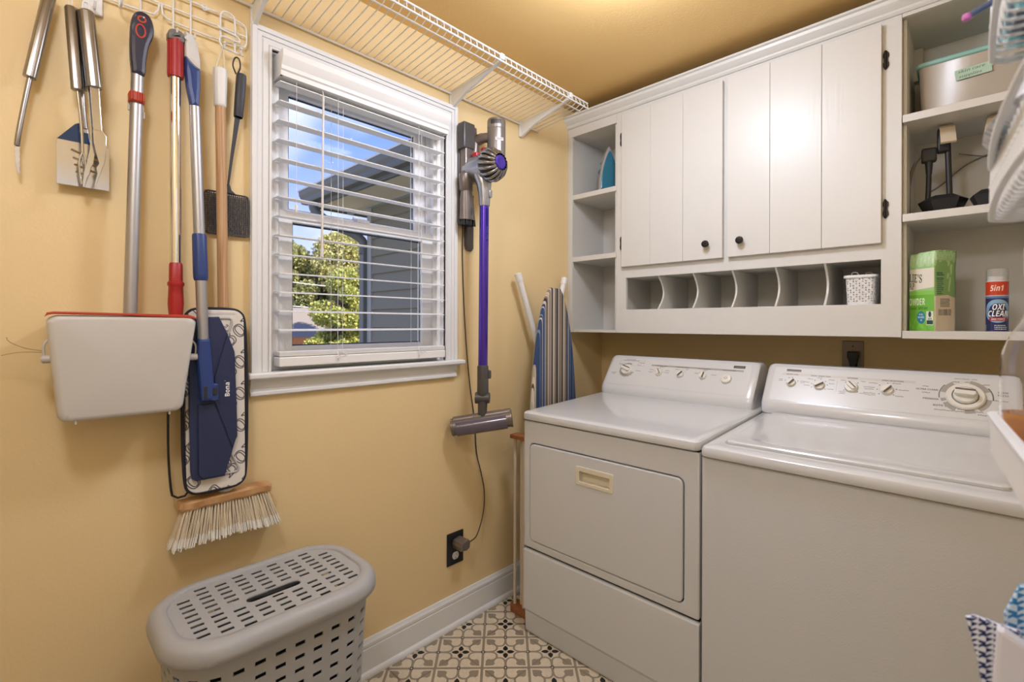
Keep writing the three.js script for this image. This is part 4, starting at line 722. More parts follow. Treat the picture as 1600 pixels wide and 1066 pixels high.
// ---------------------------------------------------------------- hamper
{
  const t = thing('laundry_hamper', 'grey slotted plastic laundry hamper with a lid standing on the floor below the broom', 'laundry hamper', [0.268, 0, 1.945]);
  const H = 0.590, X0 = 0.090, X1 = 0.446, Z0 = 1.690, Z1 = 2.200;
  const outline = (e, r) => rrect(X0 - e, X1 + e, Z0 - e, Z1 + e, r, 10).reverse();
  // body: perimeter by arc length
  const base = outline(-0.022, 0.105), per = [0]; for (let i = 0; i < base.length; i++) { const a = base[i], b = base[(i + 1) % base.length]; per.push(per[i] + Math.hypot(b[0] - a[0], b[1] - a[1])); }
  const LEN = per[per.length - 1], C = [(X0 + X1) / 2, (Z0 + Z1) / 2];
  const on = (u) => { u = ((u % LEN) + LEN) % LEN; let i = 0; while (per[i + 1] < u) i++; const f = (u - per[i]) / (per[i + 1] - per[i]), a = base[i], b = base[(i + 1) % base.length]; return [a[0] + (b[0] - a[0]) * f, a[1] + (b[1] - a[1]) * f]; };
  const at = (u, v, inner) => { const p = on(u), s = (0.865 + 0.135 * (v / 0.55)) - inner * 0.018; return [C[0] + (p[0] - C[0]) * s, v, C[1] + (p[1] - C[1]) * s]; };
  const cols = 30, us = [], kinds = []; for (let i = 0; i < cols; i++) { const u0 = i * LEN / cols, w = LEN / cols; for (const [f, k] of [[0, 0], [0.12, 0], [0.24, 1], [0.5, 1], [0.76, 0], [0.88, 0]]) { us.push(u0 + f * w); kinds.push(k); } } us.push(LEN);
  const vs = [0.008, 0.05], vk = [0]; for (let y = 0.075; y < 0.50; y += 0.0325) { vs.push(y, y + 0.010); vk.push(0, 1); } vs.push(0.53, 0.55); vk.push(0, 0);
  part('basket_body', perforated(at, us, vs, (i, j) => kinds[i] && vk[j] && j > 1), mGrey, t);
  part('basket_floor', exY(outline(-0.022, 0.105).map(([x, z]) => [C[0] + (x - C[0]) * 0.865, C[1] + (z - C[1]) * 0.865]).reverse(), 0, 0.012, 0.003), mGrey, t);
  const ring = (e, r, y) => outline(e, r).map(([x, z]) => [x, y, z]);
  part('body_rim', loft([ring(-0.026, 0.100, 0.535), ring(-0.016, 0.108, 0.538), ring(-0.012, 0.112, 0.546), ring(-0.012, 0.112, 0.552), ring(-0.026, 0.10, 0.553)], { crease: 0.8 }), mGrey, t);
  // lid: rolled rim, then a slotted top let into it
  const lid = part('lid', loft([ring(-0.012, 0.115, 0.552), ring(-0.004, 0.122, 0.546), ring(0.0, 0.125, 0.549), ring(0.001, 0.126, 0.562), ring(-0.002, 0.124, 0.576), ring(-0.010, 0.118, 0.586), ring(-0.022, 0.108, 0.590), ring(-0.036, 0.098, 0.5895), ring(-0.0385, 0.096, 0.587), ring(-0.0385, 0.096, 0.582)], { crease: 0.9 }), mGrey, t);
  const holes = [], inside = (x, z) => { const e = 0.0395, r = 0.094, x0 = X0 + e, x1 = X1 - e, z0 = Z0 + e, z1 = Z1 - e; if (x < x0 || x > x1 || z < z0 || z > z1) return false; const cx = Math.min(Math.max(x, x0 + r), x1 - r), cz = Math.min(Math.max(z, z0 + r), z1 - r); return Math.hypot(x - cx, z - cz) <= r; };
  const gz = [1.880, 2.012], gx = 0.292;
  for (let i = 0; i < 11; i++) for (let j = 0; j < 13; j++) {
    const z = 1.724 + i * 0.0443, x = 0.120 + j * 0.0262 + (i % 2 ? 0.0131 : 0), a = 0.0052, b = 0.0135;
    if (![[-a, -b], [a, -b], [a, b], [-a, b]].every(([p, q]) => inside(x + p, z + q))) continue;
    if (Math.abs(x - gx) < 0.0215 && z + b > gz[0] - 0.010 && z - b < gz[1] + 0.010) continue;
    holes.push([[x - a, z - b], [x + a, z - b], [x + a, z + b], [x - a, z + b]]);
  }
  holes.push(rrect(gx - 0.014, gx + 0.014, gz[0], gz[1], 0.0138, 6));
  part('lid_panel', exY(outline(-0.0375, 0.096).reverse(), 0.583, 0.002, 0, holes), mGrey, lid);
  const gr = (e, y) => rrect(gx - 0.014 - e, gx + 0.014 + e, gz[0] - e, gz[1] + e, 0.0138 + e, 8).reverse().map(([x, z]) => [x, y, z]);
  part('hand_slot', loft([gr(0.008, 0.5852), gr(0.005, 0.587), gr(0.001, 0.586), gr(0, 0.5835)], { crease: 0.8 }), mGrey, lid);
}
{
  const ring = (y, q) => rrect(0.130 + q, 0.405 - q, 1.740 + q, 2.150 - q, 0.08, 8).reverse().map(([x, z]) => [x, y + 0.02 * noise.noise(x * 22, y, z * 22), z]);
  solo('unseen_dark_heap', loft([ring(0.03, 0.035), ring(0.12, 0.025), ring(0.30, 0.012), ring(0.46, 0.008), ring(0.515, 0.03), ring(0.53, 0.08)], { capA: true, capB: true, crease: 0.9 }), mat([0.030, 0.032, 0.040], 0.95), 'unseen dark heap inside the grey hamper, placed to darken its slots', 'unseen_dark_heap', [0.268, 0.03, 1.945]);  // unseen dark heap inside the hamper, placed so its slots read dark
}
// ---------------------------------------------------------------- ironing board, folded drying rack
{
  const t = thing('ironing_board', 'ironing board with a blue and tan striped cover in the gap beside the dryer', 'ironing board', [0.12, 0, 0.6]);
  const tx = canvasTex(1024, 64, (c, W, H) => {
    c.fillStyle = '#b7a893'; c.fillRect(0, 0, W, H);
    const band = (x0, x1, col) => { c.fillStyle = col; c.fillRect(x0 * W, 0, (x1 - x0) * W, H); };
    band(0, 0.03, '#b9bcb0'); band(0.03, 0.06, '#d6cdb8'); band(0.045, 0.05, '#5b5148'); band(0.06, 0.08, '#b9ad98');
    band(0.08, 0.27, '#33486f'); band(0.155, 0.165, '#7786a0'); band(0.20, 0.207, '#d9d0bd'); band(0.215, 0.22, '#8b97ab'); band(0.25, 0.255, '#d9d0bd');
    let x = 0.27, k = 0; while (x < 0.75) { const w = [0.016, 0.012, 0.007, 0.014, 0.006, 0.018, 0.009, 0.005, 0.013, 0.008, 0.020][k % 11]; band(x, x + w, ['#c7b7a0', '#7f746b', '#d8cdb8', '#6a605a', '#3a3a44', '#b5a48e', '#8e8278', '#2f2f38', '#cdbfa8', '#57504c'][(k++ * 7) % 10]); x += w; }
    band(0.75, 0.99, '#33486f'); for (const q of [0.78, 0.80, 0.84, 0.90, 0.93]) band(q, q + 0.007, q > 0.83 ? '#8b97ab' : '#d9d0bd');
  });
  // the board: half width along its length, nose up
  const half = (y) => { const s = Math.max(0, Math.min(1, (1.452 - y) / 0.70)); return 0.190 * Math.pow(Math.sin(Math.min(1, s * 0.98 + 0.02) * Math.PI / 2), 0.46); };
  const N = 28, top = 1.452, bot = 0.20, pts = [];
  for (let i = 0; i <= N; i++) { const y = top - (top - bot) * Math.pow(i / N, 1.7); pts.push([half(y), y]); }
  const out = [...pts.map(([h, y]) => [h, y]), ...pts.slice().reverse().map(([h, y]) => [-h, y])];
  const lay = (g) => g.rotateX(0).rotateZ(0).applyMatrix4(new THREE.Matrix4().makeRotationY(0.10)).translate(0.128, 0, 0.612);   // drawn flat against the wall, then leaned and turned
  const cover = exX(out.map(([h, y]) => [h, y]), 0, 0.020, 0.006), p = cover.attributes.position, uv = [];
  for (let i = 0; i < p.count; i++) uv.push((0.195 - p.getZ(i)) / 0.385, p.getY(i));
  cover.setAttribute('uv', new THREE.Float32BufferAttribute(uv, 2));
  part('cover', lay(cover), mat([1, 1, 1], 0.92, { map: tx, bumpMap: rep(bumpFine, 1, 8), bumpScale: 0.0004 }), t, 'striped cloth cover');
  part('board', lay(exX(out.map(([h, y]) => [h * 0.90, 0.80 + (y - 0.80) * 0.965]), -0.016, 0.016, 0.004)), mat([0.35, 0.34, 0.33], 0.5), t);
  for (const [a, b] of [[[0.050, 1.513, 0.775], [0.075, 0.70, 0.46]], [[0.048, 1.516, 0.418], [0.075, 0.70, 0.72]]]) {
    const A = V(...a), B = V(...b), d = B.clone().sub(A).normalize(), e = A.clone().addScaledVector(d, 0.032);
    const l = part('leg', rod(a, b, 0.0145, 0.0145, 20), mWhiteP, t);
    part('leg_cap', rod(A.clone().addScaledVector(d, -0.003).toArray(), e.toArray(), 0.0172, 0.0172, 20), mWhiteP, l);
  }
}
{
  const t = thing('drying_rack', 'folded wooden drying rack with pale dowels standing beside the dryer front', 'drying rack', [0.165, 0, 0.86]);
  part('top_rail', bx(0.105, 0.225, 0.772, 0.790, 0.832, 0.884, 0.003), mWoodRed, t);
  part('bottom_rail', bx(0.105, 0.225, 0.0, 0.040, 0.832, 0.878, 0.003), mWoodRed, t);
  for (const [x, z] of [[0.125, 0.868], [0.150, 0.852], [0.178, 0.868], [0.205, 0.852]]) part('dowel', rod([x, 0.03, z], [x, 0.776, z], 0.0070, 0.0070, 14), mat([0.62, 0.53, 0.43], 0.6), t);
}
// ---------------------------------------------------------------- vacuum, its dock, its tools, cord and outlet
const mVac = mat([0.36, 0.37, 0.40], 0.28, { metalness: 0.75 }), mVacDark = mat([0.075, 0.068, 0.066], 0.38), mVacBrown = mat([0.20, 0.17, 0.15], 0.34, { metalness: 0.5 }), mPurple = phys([0.075, 0.035, 0.42], 0.28, { metalness: 0.75, clearcoat: 0.5 });
{
  const t = thing('vacuum_dock', 'dark plastic wall dock holding the stick vacuum next to the window', 'vacuum dock', [0.02, 1.6, 1.08]);
  part('back_plate', exX(rrect(1.060, 1.118, 1.700, 2.118, 0.008), 0.0005, 0.030, 0.004), mVacDark, t);
  part('lower_plate', exX([[1.064, 1.84], [1.022, 1.84], [1.024, 1.605], [1.034, 1.594], [1.058, 1.60], [1.064, 1.62]], 0.0005, 0.020, 0.004), mVacDark, t);
  part('upper_cover', exX(rrect(1.062, 1.124, 2.012, 2.122, 0.007), 0.028, 0.044, 0.006), mVacDark, t);
  part('inner_cover', exX(rrect(1.070, 1.112, 1.880, 2.02, 0.007), 0.028, 0.040, 0.006), mVacBrown, t);
  part('charging_arm', [exX(rrect(1.018, 1.048, 1.90, 2.130, 0.006), 0.0005, 0.034, 0.004), rod([0.02, 2.085, 1.018], [0.06, 2.09, 1.008], 0.017, 0.015, 18)], mVacBrown, t);
}
{
  const t = thing('stick_vacuum', 'cordless stick vacuum with a grey finned cyclone and a violet tube hanging on the wall', 'vacuum cleaner', [0.13, 0.83, 1.05]);
  const CY = 1.930, CZ = 1.058;
  part('handle', [tube([[0.060, 2.055, 1.045], [0.100, 2.065, 1.034], [0.135, 2.060, 1.018]], 0.020, { n: 14 }), rod([0.055, 2.065, 1.048], [0.055, 1.98, 1.055], 0.020, 0.022, 18)], mVacBrown, t);
  part('trigger', exX(rrect(1.015, 1.045, 1.995, 2.025, 0.008), 0.085, 0.022, 0.005), mat([0.45, 0.01, 0.06], 0.35), t, 'red trigger');
  const m = part('motor', lathe([[0.032, 0], [0.0375, 0.004], [0.0385, 0.06], [0.0385, 0.128], [0.0375, 0.1295], [0.0385, 0.131], [0.0385, 0.166], [0.036, 0.171], [0.030, 0.173], [0, 0.173]], [0.142, 1.965, 1.006], 40), mat([0.30, 0.28, 0.265], 0.42, { metalness: 0.8 }), t);
  part('vent', Array.from({ length: 9 }, (_, i) => { const a = -1.35 + i * 0.13; return spin(cb([0.142 + 0.0382, 2.118, 1.006], [0.003, 0.018, 0.0030]), [0.142, 2.118, 1.006], 0, a, 0); }), mGap, m);
  const br = canvasTex(256, 96, (c, W, H) => { c.fillStyle = '#8e867f'; c.fillRect(0, 0, W, H); c.fillStyle = '#241f1d'; c.font = '72px sans-serif'; c.textAlign = 'center'; c.fillText('dyson', W / 2, 64); });
  part('brand_print', spin(face(0.036, 0.0135).translate(0.142, 2.045, 1.006 + 0.0388), [0.142, 2.045, 1.006], 0, 1.12, 0), mat([0.5, 0.47, 0.44], 0.35, { map: br, metalness: 0.5 }), m);
  part('bin', aim(lathe([[0, 0], [0.044, 0], [0.052, 0.006], [0.055, 0.016], [0.055, 0.10], [0.0595, 0.106], [0.0595, 0.118], [0.050, 0.124], [0, 0.124]], [0, 0, 0], 44), [1, 0, 0], [0.030, CY, CZ]), mVac, t);
  part('bin_latch', exX(rrect(1.055, 1.085, 1.975, 1.995, 0.006), 0.075, 0.030, 0.004), mat([0.55, 0.02, 0.03], 0.35), t, 'red catch');
  const cyc = part('cyclone_core', aim(lathe([[0, 0], [0.052, 0], [0.058, 0.012], [0.052, 0.034], [0.036, 0.058], [0.024, 0.066], [0, 0.068]], [0, 0, 0], 36), [1, 0, 0], [0.146, CY, CZ]), mVacDark, t);
  for (let i = 0; i < 16; i++) {
    const a = i / 16 * 6.2832, q = (r, x, d) => [x, CY + r * Math.cos(a + d), CZ + r * Math.sin(a + d)];
    const path = new THREE.CatmullRomCurve3([q(0.050, 0.146, 0), q(0.062, 0.160, 0.03), q(0.060, 0.184, 0.10), q(0.046, 0.206, 0.20), q(0.030, 0.219, 0.28)].map((p) => V(...p)));
    part('cyclone_fin', clean(new THREE.TubeGeometry(path, 14, 0.0074, 8)), mat([0.32, 0.32, 0.33], 0.16, { metalness: 0.9 }), cyc);
  }
  part('cyclone_cap', aim(lathe([[0, 0], [0.026, 0], [0.029, 0.004], [0.029, 0.009], [0.025, 0.012], [0.014, 0.0105], [0.006, 0.013], [0, 0.013]], [0, 0, 0], 36), [1, 0, 0], [0.213, CY, CZ]), mPurple, cyc);
  part('neck', loft([[1.935, 0.040, 0.050, 0.10], [1.89, 0.037, 0.042, 0.115], [1.855, 0.030, 0.031, 0.122], [1.82, 0.025, 0.026, 0.125], [1.775, 0.0225, 0.0235, 0.125], [1.768, 0.0215, 0.0225, 0.125]].map(([y, a, b, x]) => Array.from({ length: 28 }, (_, i) => { const q = -i / 28 * 6.2832; return [x + a * Math.cos(q), y, CZ + b * Math.sin(q) + (1.935 - y) * -0.0]; })), { capB: true, crease: 0.9 }).rotateY(0), mVac, t);
  part('release_button', [exX(rrect(1.038, 1.056, 1.800, 1.835, 0.008), 0.140, 0.014, 0.004)], mat([0.34, 0.33, 0.33], 0.3, { metalness: 0.6 }), t);
  part('tube', rod([0.125, 1.775, CZ], [0.125, 1.102, CZ + 0.006], 0.0195, 0.0195, 32), mPurple, t, 'violet metallic tube');
  const tt = canvasTex(512, 48, (c, W, H) => { c.fillStyle = '#2c1a80'; c.fillRect(0, 0, W, H); c.fillStyle = '#b9b0dd'; c.font = '34px sans-serif'; c.fillText('dyson animal', 20, 36); });
  part('tube_print', spin(face(0.135, 0.0105).rotateZ(Math.PI / 2).translate(0.125, 1.69, CZ + 0.0200), [0.125, 1.69, CZ], 0, 1.42, 0), mat([0.5, 0.45, 0.9], 0.35, { map: tt, metalness: 0.3 }), t);
  part('lower_collar', [lathe([[0.0195, 0], [0.0225, -0.003], [0.0235, -0.012], [0.0235, -0.055], [0.0225, -0.057], [0.0235, -0.059], [0.0240, -0.112], [0.020, -0.125], [0, -0.125]], [0.125, 1.108, CZ + 0.006], 32), exX(rrect(1.040, 1.056, 1.052, 1.088, 0.007), 0.140, 0.013, 0.004)], mVacDark, t);
  const hd = V(0.717, 0.16, -0.68).normalize(), hc = V(0.118, 0.868, 1.062), tip = (s) => hc.clone().addScaledVector(hd, s).toArray();
  part('swivel_joint', [rod([0.100, 0.972, 1.082], [0.146, 0.972, 1.045], 0.024, 0.022, 24), rod([0.125, 0.985, CZ + 0.005], hc.toArray(), 0.021, 0.018, 20)], mVacDark, t);
  const head = part('head_housing', [rod(tip(-0.125), tip(0.125), 0.0345, 0.0345, 36), rod(tip(-0.127), tip(-0.119), 0.0365, 0.0365, 36), rod(tip(0.119), tip(0.127), 0.0365, 0.0365, 36)].concat([rod(hc.clone().addScaledVector(hd, -0.12).add(V(0, 0.026, 0)).toArray(), hc.clone().addScaledVector(hd, 0.12).add(V(0, 0.026, 0)).toArray(), 0.017, 0.017, 20)]), mVacBrown, t);
  part('brush_window', rod(hc.clone().addScaledVector(hd, -0.105).add(V(0.005, -0.006, 0.005)).toArray(), hc.clone().addScaledVector(hd, 0.105).add(V(0.005, -0.006, 0.005)).toArray(), 0.0335, 0.0335, 36), phys([0.10, 0.085, 0.13], 0.18, { clearcoat: 0.8 }), head);
  part('head_strip', bx(-0.035, 0.01, -0.004, 0.004, -0.001, 0.001, 0.001).applyQuaternion(new THREE.Quaternion().setFromUnitVectors(V(1, 0, 0), hd)).translate(hc.x + 0.010, hc.y + 0.030, hc.z + 0.016), mSteel, head);
}
{
  const t = thing('vacuum_brush', 'small dark flared brush tool hanging in the dock under the vacuum bin', 'vacuum tool', [0.055, 1.69, 1.095]);
  const ring = (y, a, b, x, z) => Array.from({ length: 28 }, (_, i) => { const q = -i / 28 * 6.2832; return [x + a * Math.cos(q), y, z + b * Math.sin(q)]; });
  part('socket', loft([ring(1.905, 0.024, 0.030, 0.055, 1.100), ring(1.89, 0.026, 0.032, 0.055, 1.100), ring(1.838, 0.025, 0.031, 0.055, 1.097), ring(1.834, 0.021, 0.026, 0.055, 1.097)], { capA: true, crease: 0.8 }), mVacBrown, t);
  part('body', loft([ring(1.836, 0.022, 0.026, 0.055, 1.096), ring(1.80, 0.023, 0.033, 0.055, 1.094), ring(1.74, 0.024, 0.036, 0.055, 1.091), ring(1.715, 0.024, 0.040, 0.055, 1.090)], { capB: true, crease: 0.8 }), mVacBrown, t);
  part('badge', exX(rrect(1.082, 1.094, 1.735, 1.765, 0.004), 0.074, 0.006, 0.002), mVacDark, t);
  const b = []; for (let i = 0; i < 90; i++) { const q = rnd() * 6.283, s = Math.sqrt(rnd()); const x = 0.055 + 0.021 * s * Math.cos(q), z = 1.090 + 0.037 * s * Math.sin(q); b.push(rod([x, 1.716, z], [x + 0.1 * (x - 0.055), 1.692, z + 0.1 * (z - 1.09)], 0.0022, 0.0022, 5)); }
  part('bristles', b, mBlack, t).userData.kind = 'stuff';
}
{
  const o = thing('wall_outlet', 'black outlet plate with a white receptacle low on the yellow wall', 'outlet', [0.004, 0.32, 1.11]);
  part('cover_plate', bx(0.0005, 0.006, 0.258, 0.394, 1.066, 1.154, 0.002), mBlack, o);
  part('receptacle', exX(Array.from({ length: 24 }, (_, i) => { const a = i / 24 * 6.283; return [1.110 + 0.017 * Math.cos(a), Math.max(0.280, Math.min(0.311, 0.2955 + 0.0175 * Math.sin(a)))]; }), 0.0055, 0.0022, 0.0004, [[[1.1165, 0.293], [1.1150, 0.293], [1.1150, 0.303], [1.1165, 0.303]], [[1.1050, 0.293], [1.1035, 0.293], [1.1035, 0.302], [1.1050, 0.302]]]), mWhiteP, o, 'white receptacle');
  part('ground_hole', aim(lathe([[0, 0], [0.0026, 0], [0.0026, 0.0005], [0, 0.0005]], [0, 0, 0], 12), [1, 0, 0], [0.0076, 0.286, 1.110]), mGap, o);
  const t = thing('power_adapter', 'brown grey charger block with a thin cord running up to the dock', 'charger', [0.04, 0.33, 1.08]);
  part('block', exX([[1.132, 0.352], [1.128, 0.368], [1.092, 0.376], [1.078, 0.366], [1.082, 0.338], [1.098, 0.330], [1.128, 0.334]], 0.007, 0.062, 0.006), mVacBrown, t);
  part('block_end', aim(lathe([[0, 0], [0.015, 0], [0.014, 0.006], [0, 0.008]], [0, 0, 0], 20), [0.4, 0.06, -0.9], [0.050, 0.354, 1.082]), mVacDark, t);
  part('cord', tube([[0.052, 0.353, 1.072], [0.045, 0.36, 1.03], [0.026, 0.395, 0.985], [0.014, 0.455, 0.955], [0.010, 0.53, 0.949], [0.008, 0.62, 0.968], [0.006, 0.70, 0.990], [0.005, 0.85, 1.003], [0.005, 1.02, 1.032], [0.005, 1.22, 1.055], [0.005, 1.44, 1.070], [0.006, 1.60, 1.076], [0.012, 1.70, 1.080]], 0.0023, { n: 8, seg: 120 }), mBlack, t);
}
// ---------------------------------------------------------------- things on the shelves and in the pigeonholes
const faced = (o, x, y, z, ry) => { o.position.set(x, y, z); o.rotation.y = ry; return o; };   // things drawn about their own zero
{
  const t = faced(thing('steam_iron', 'teal and grey steam iron standing on its heel beside the plank door', 'iron'), 0.188, 1.972, 0.205, 58 * Math.PI / 180);
  const teal = phys([0.035, 0.20, 0.30], 0.18, { clearcoat: 0.6 }), tealM = mat([0.05, 0.24, 0.32], 0.35), gr = mat([0.42, 0.39, 0.37], 0.4);
  const sole = (w, h0, h1) => { const o = []; for (let i = 0; i <= 16; i++) { const s = i / 16; o.push([w * Math.pow(Math.cos(s * Math.PI / 2), 0.75), h0 + (h1 - h0) * s]); } for (let i = 15; i >= 0; i--) { const s = i / 16; o.push([-w * Math.pow(Math.cos(s * Math.PI / 2), 0.75), h0 + (h1 - h0) * s]); } return o; };
  part('body', exZ(sole(0.056, 0.018, 0.262), -0.040, 0.030, 0.006), gr, t);
  part('soleplate', exZ(sole(0.052, 0.030, 0.235), -0.011, 0.011, 0.003), teal, t, 'glossy teal soleplate');
  part('handle', [tube([[0, 0.035, -0.045], [0, 0.045, -0.085], [0, 0.09, -0.098], [0, 0.15, -0.095], [0, 0.185, -0.085], [0, 0.215, -0.05]], 0.015, { n: 14 })], tealM, t);
  part('dial', [rod([-0.001, 0.150, -0.112], [-0.001, 0.150, -0.096], 0.019, 0.021, 24), rod([0, 0.195, -0.10], [0, 0.195, -0.08], 0.012, 0.014, 20)], teal, t);
  part('heel', [exZ(rrect(-0.045, 0.045, 0, 0.030, 0.008), -0.095, 0.085, 0.005)], gr, t);
  part('nozzle', [rod([0, 0.225, -0.055], [0, 0.252, -0.045], 0.007, 0.005, 14), rod([0.0, 0.012, -0.0965], [0, 0.012, -0.090], 0.011, 0.011, 18)], tealM, t);
}
{
  const t = thing('small_basket', 'small white plastic basket with punched holes in the last pigeonhole', 'basket', [1.296, 1.3515, 0.25]);
  const B = [1.248, 1.342, 0.205, 0.298], H0 = 1.352, H1 = 1.452;
  const ol = rrect(B[0], B[1], B[2], B[3], 0.018, 8).reverse(), C = [1.295, 0.2515], per = [0]; for (let i = 0; i < ol.length; i++) { const a = ol[i], b = ol[(i + 1) % ol.length]; per.push(per[i] + Math.hypot(b[0] - a[0], b[1] - a[1])); }
  const LEN = per[per.length - 1], on = (u) => { u %= LEN; let i = 0; while (i < ol.length - 1 && per[i + 1] <= u) i++; const f = (u - per[i]) / Math.max(1e-9, per[i + 1] - per[i]), a = ol[i], b = ol[(i + 1) % ol.length]; return [a[0] + (b[0] - a[0]) * f, a[1] + (b[1] - a[1]) * f]; };
  const at = (u, v, inner) => { const p = on(u), s = 0.90 + 0.10 * (v - H0) / (H1 - H0) - inner * 0.025; return [C[0] + (p[0] - C[0]) * s, v, C[1] + (p[1] - C[1]) * s]; };
  const n = 36, us = []; for (let i = 0; i < n; i++) { const u = i * LEN / n, w = LEN / n; us.push(u, u + 0.58 * w); } us.push(LEN);
  const vs = [H0, H0 + 0.008]; for (let i = 0; i < 11; i++) { const y = H0 + 0.011 + i * 0.0079; vs.push(y, y + 0.0038); } vs.push(H1);
  part('basket_wall', perforated(at, us, vs, (i, j) => i % 2 === 1 && j >= 2 && j % 2 === 0 && j < 24 && ((i - 1) / 2 + j / 2) % 3 !== 0), mWhiteP, t);
  part('basket_floor', exY(ol.map(([x, z]) => [C[0] + (x - C[0]) * 0.90, C[1] + (z - C[1]) * 0.90]).reverse(), H0, 0.002), mWhiteP, t);
  const rg = (e, y) => rrect(B[0] - e, B[1] + e, B[2] - e, B[3] + e, 0.018, 8).reverse().map(([x, z]) => [x, y, z]);
  part('rim', loft([rg(-0.001, 1.450), rg(0.005, 1.450), rg(0.0055, 1.456), rg(0.004, 1.459), rg(-0.002, 1.459), rg(-0.002, 1.45)], { crease: 0.8 }), mWhiteP, t);
  for (const [x, z, a] of [[1.262, 0.25, 0.3], [1.300, 0.22, -0.2]]) solo('plastic_clip', bent([[x, 1.40, z], [x, 1.474, z], [x + 0.022 * Math.cos(a), 1.472, z + 0.022 * Math.sin(a)], [x + 0.024 * Math.cos(a), 1.40, z + 0.02 * Math.sin(a)]], 0.0022, 0.010), mWhiteP, a > 0 ? 'white looped plastic clip poking out of the small basket, nearer its outer corner' : 'white looped plastic clip poking out of the middle of the small basket', 'clip', [x, 1.40, z], 'clips in the small basket');
}
{
  const t = thing('storage_box', 'clear plastic storage box with a mint lid and a taped handwritten label', 'storage box', [1.6, 1.988, 0.13]);
  const tr = (q, y) => rrect(1.447 + q, 1.762 - q, 0.030 + q, 0.225 - q, 0.018, 6).map(([x, z]) => [x, y, z]).reverse();
  part('box', loft([tr(0.014, 1.9885), tr(0.010, 1.992), tr(0.002, 2.168), tr(0.0, 2.176)], { capA: true, crease: 0.7 }), phys([0.60, 0.55, 0.48], 0.22, { clearcoat: 0.6, clearcoatRoughness: 0.15, transmission: 0.25, thickness: 0 }), t);
  part('lid', loft([tr(-0.003, 2.171), tr(-0.006, 2.174), tr(-0.006, 2.183), tr(-0.001, 2.188), tr(0.02, 2.189)], { capA: true, capB: true, crease: 0.6 }), phys([0.30, 0.58, 0.53], 0.3, { clearcoat: 0.3 }), t, 'mint green lid');
  solo('folded_cloth', exY(rrect(1.475, 1.735, 0.055, 0.200, 0.02), 1.995, 0.10, 0.02), mat([0.52, 0.46, 0.38], 0.9), 'pale stack of cloth seen dimly inside the clear plastic storage box', 'cloth', [1.6, 1.995, 0.13]);
  const tape = (s, w, h, seed0) => canvasTex(512, 128, (c, W, H) => { c.fillStyle = '#b4d3bd'; c.fillRect(0, 0, W, H); for (let i = 0; i < 80; i++) { c.fillStyle = 'rgba(255,255,255,0.12)'; c.fillRect(rnd() * W, 0, 2, H); } c.strokeStyle = '#39413d'; c.lineWidth = 4; c.font = 'italic 84px serif'; c.fillStyle = '#3c4541'; c.fillText(s, 40, 88); });
  part('label_tape', spin(cb([1.588, 2.123, 0.2262], [0.092, 0.0175, 0.0006]), [1.588, 2.123, 0.226], 0, 0, 0.05), mat([1, 1, 1], 0.7, { map: tape('skin care') }), t, 'mint masking tape with handwriting');
  part('label_tape', spin(cb([1.588, 2.106, 0.2264], [0.086, 0.0175, 0.0006]), [1.588, 2.106, 0.226], 0, 0, 0.05), mat([1, 1, 1], 0.7, { map: tape('supplies') }), t, 'mint masking tape with handwriting');
}
function angularStand(label, x, z, turn, sides) {
  const t = faced(thing('angular_stand', label, 'stand'), x, 1.653, z, turn);
  const hex = (a, b, y, k = 0.55) => [[a, 0], [a * k, b], [-a * k, b], [-a, 0], [-a * k, -b], [a * k, -b]].map(([p, q]) => [p, y, q]);
  part('base_plate', loft([hex(0.076, 0.052, 0), hex(0.076, 0.052, 0.007), hex(0.068, 0.046, 0.013)], { capA: true, capB: true, crease: 0.1 }), mBlack, t);
  part('base_body', loft([hex(0.048, 0.040, 0.010), hex(0.066, 0.052, 0.050), hex(0.040, 0.036, 0.066)], { capA: true, capB: true, crease: 0.1 }), mBlack, t);
  part('post', rod([0.018, 0.05, 0], [0.012, 0.262, 0], 0.0085, 0.0080, 14), mBlack, t);
  part('head', [exX(rrect(-0.016, 0.016, 0.215, 0.300, 0.010), -0.014, 0.030, 0.004)], mBlack, t);
  part('pale_hook', loft([[0.300, 0.004, 0.000], [0.304, 0.016, 0.006], [0.292, 0.030, 0.010], [0.262, 0.044, 0.013], [0.238, 0.050, 0.015]].map(([y, zz, w]) => [[-0.016, y, zz], [0.018 + w * 0.4, y, zz], [0.018 + w * 0.4, y - 0.004, zz - 0.006], [-0.016, y - 0.004, zz - 0.006]]), { capA: true, capB: true, crease: 0.4 }).translate(0.005, 0, 0), mat([0.62, 0.52, 0.38], 0.45), t, 'pale curved hook');
  if (sides) {
    part('plug_block', [exX(rrect(-0.014, 0.014, 0.188, 0.238, 0.008), -0.056, 0.040, 0.005), rod([-0.036, 0.15, 0], [-0.036, 0.190, 0], 0.0085, 0.0110, 14)], mBlack, t);
    part('plug_cord', tube([[-0.036, 0.155, 0], [-0.037, 0.10, 0], [-0.039, 0.055, 0]], 0.0075, { n: 12 }), mBlack, t);
    part('strap', tube([[-0.05, 0.225, -0.01], [-0.070, 0.200, -0.02], [-0.085, 0.14, -0.03], [-0.088, 0.05, -0.03], [-0.088, 0.012, -0.03]], 0.0050, { n: 8 }), mat([0.20, 0.185, 0.17], 0.6), t);
  }
  return t;
}
angularStand('black angular stand with a plug and a strap on the shelf near the cabinet side', 1.512, 0.205, 0.15, true);
angularStand('black angular stand half hidden behind the grey bag on the same shelf as its twin', 1.640, 0.205, -0.35, false);
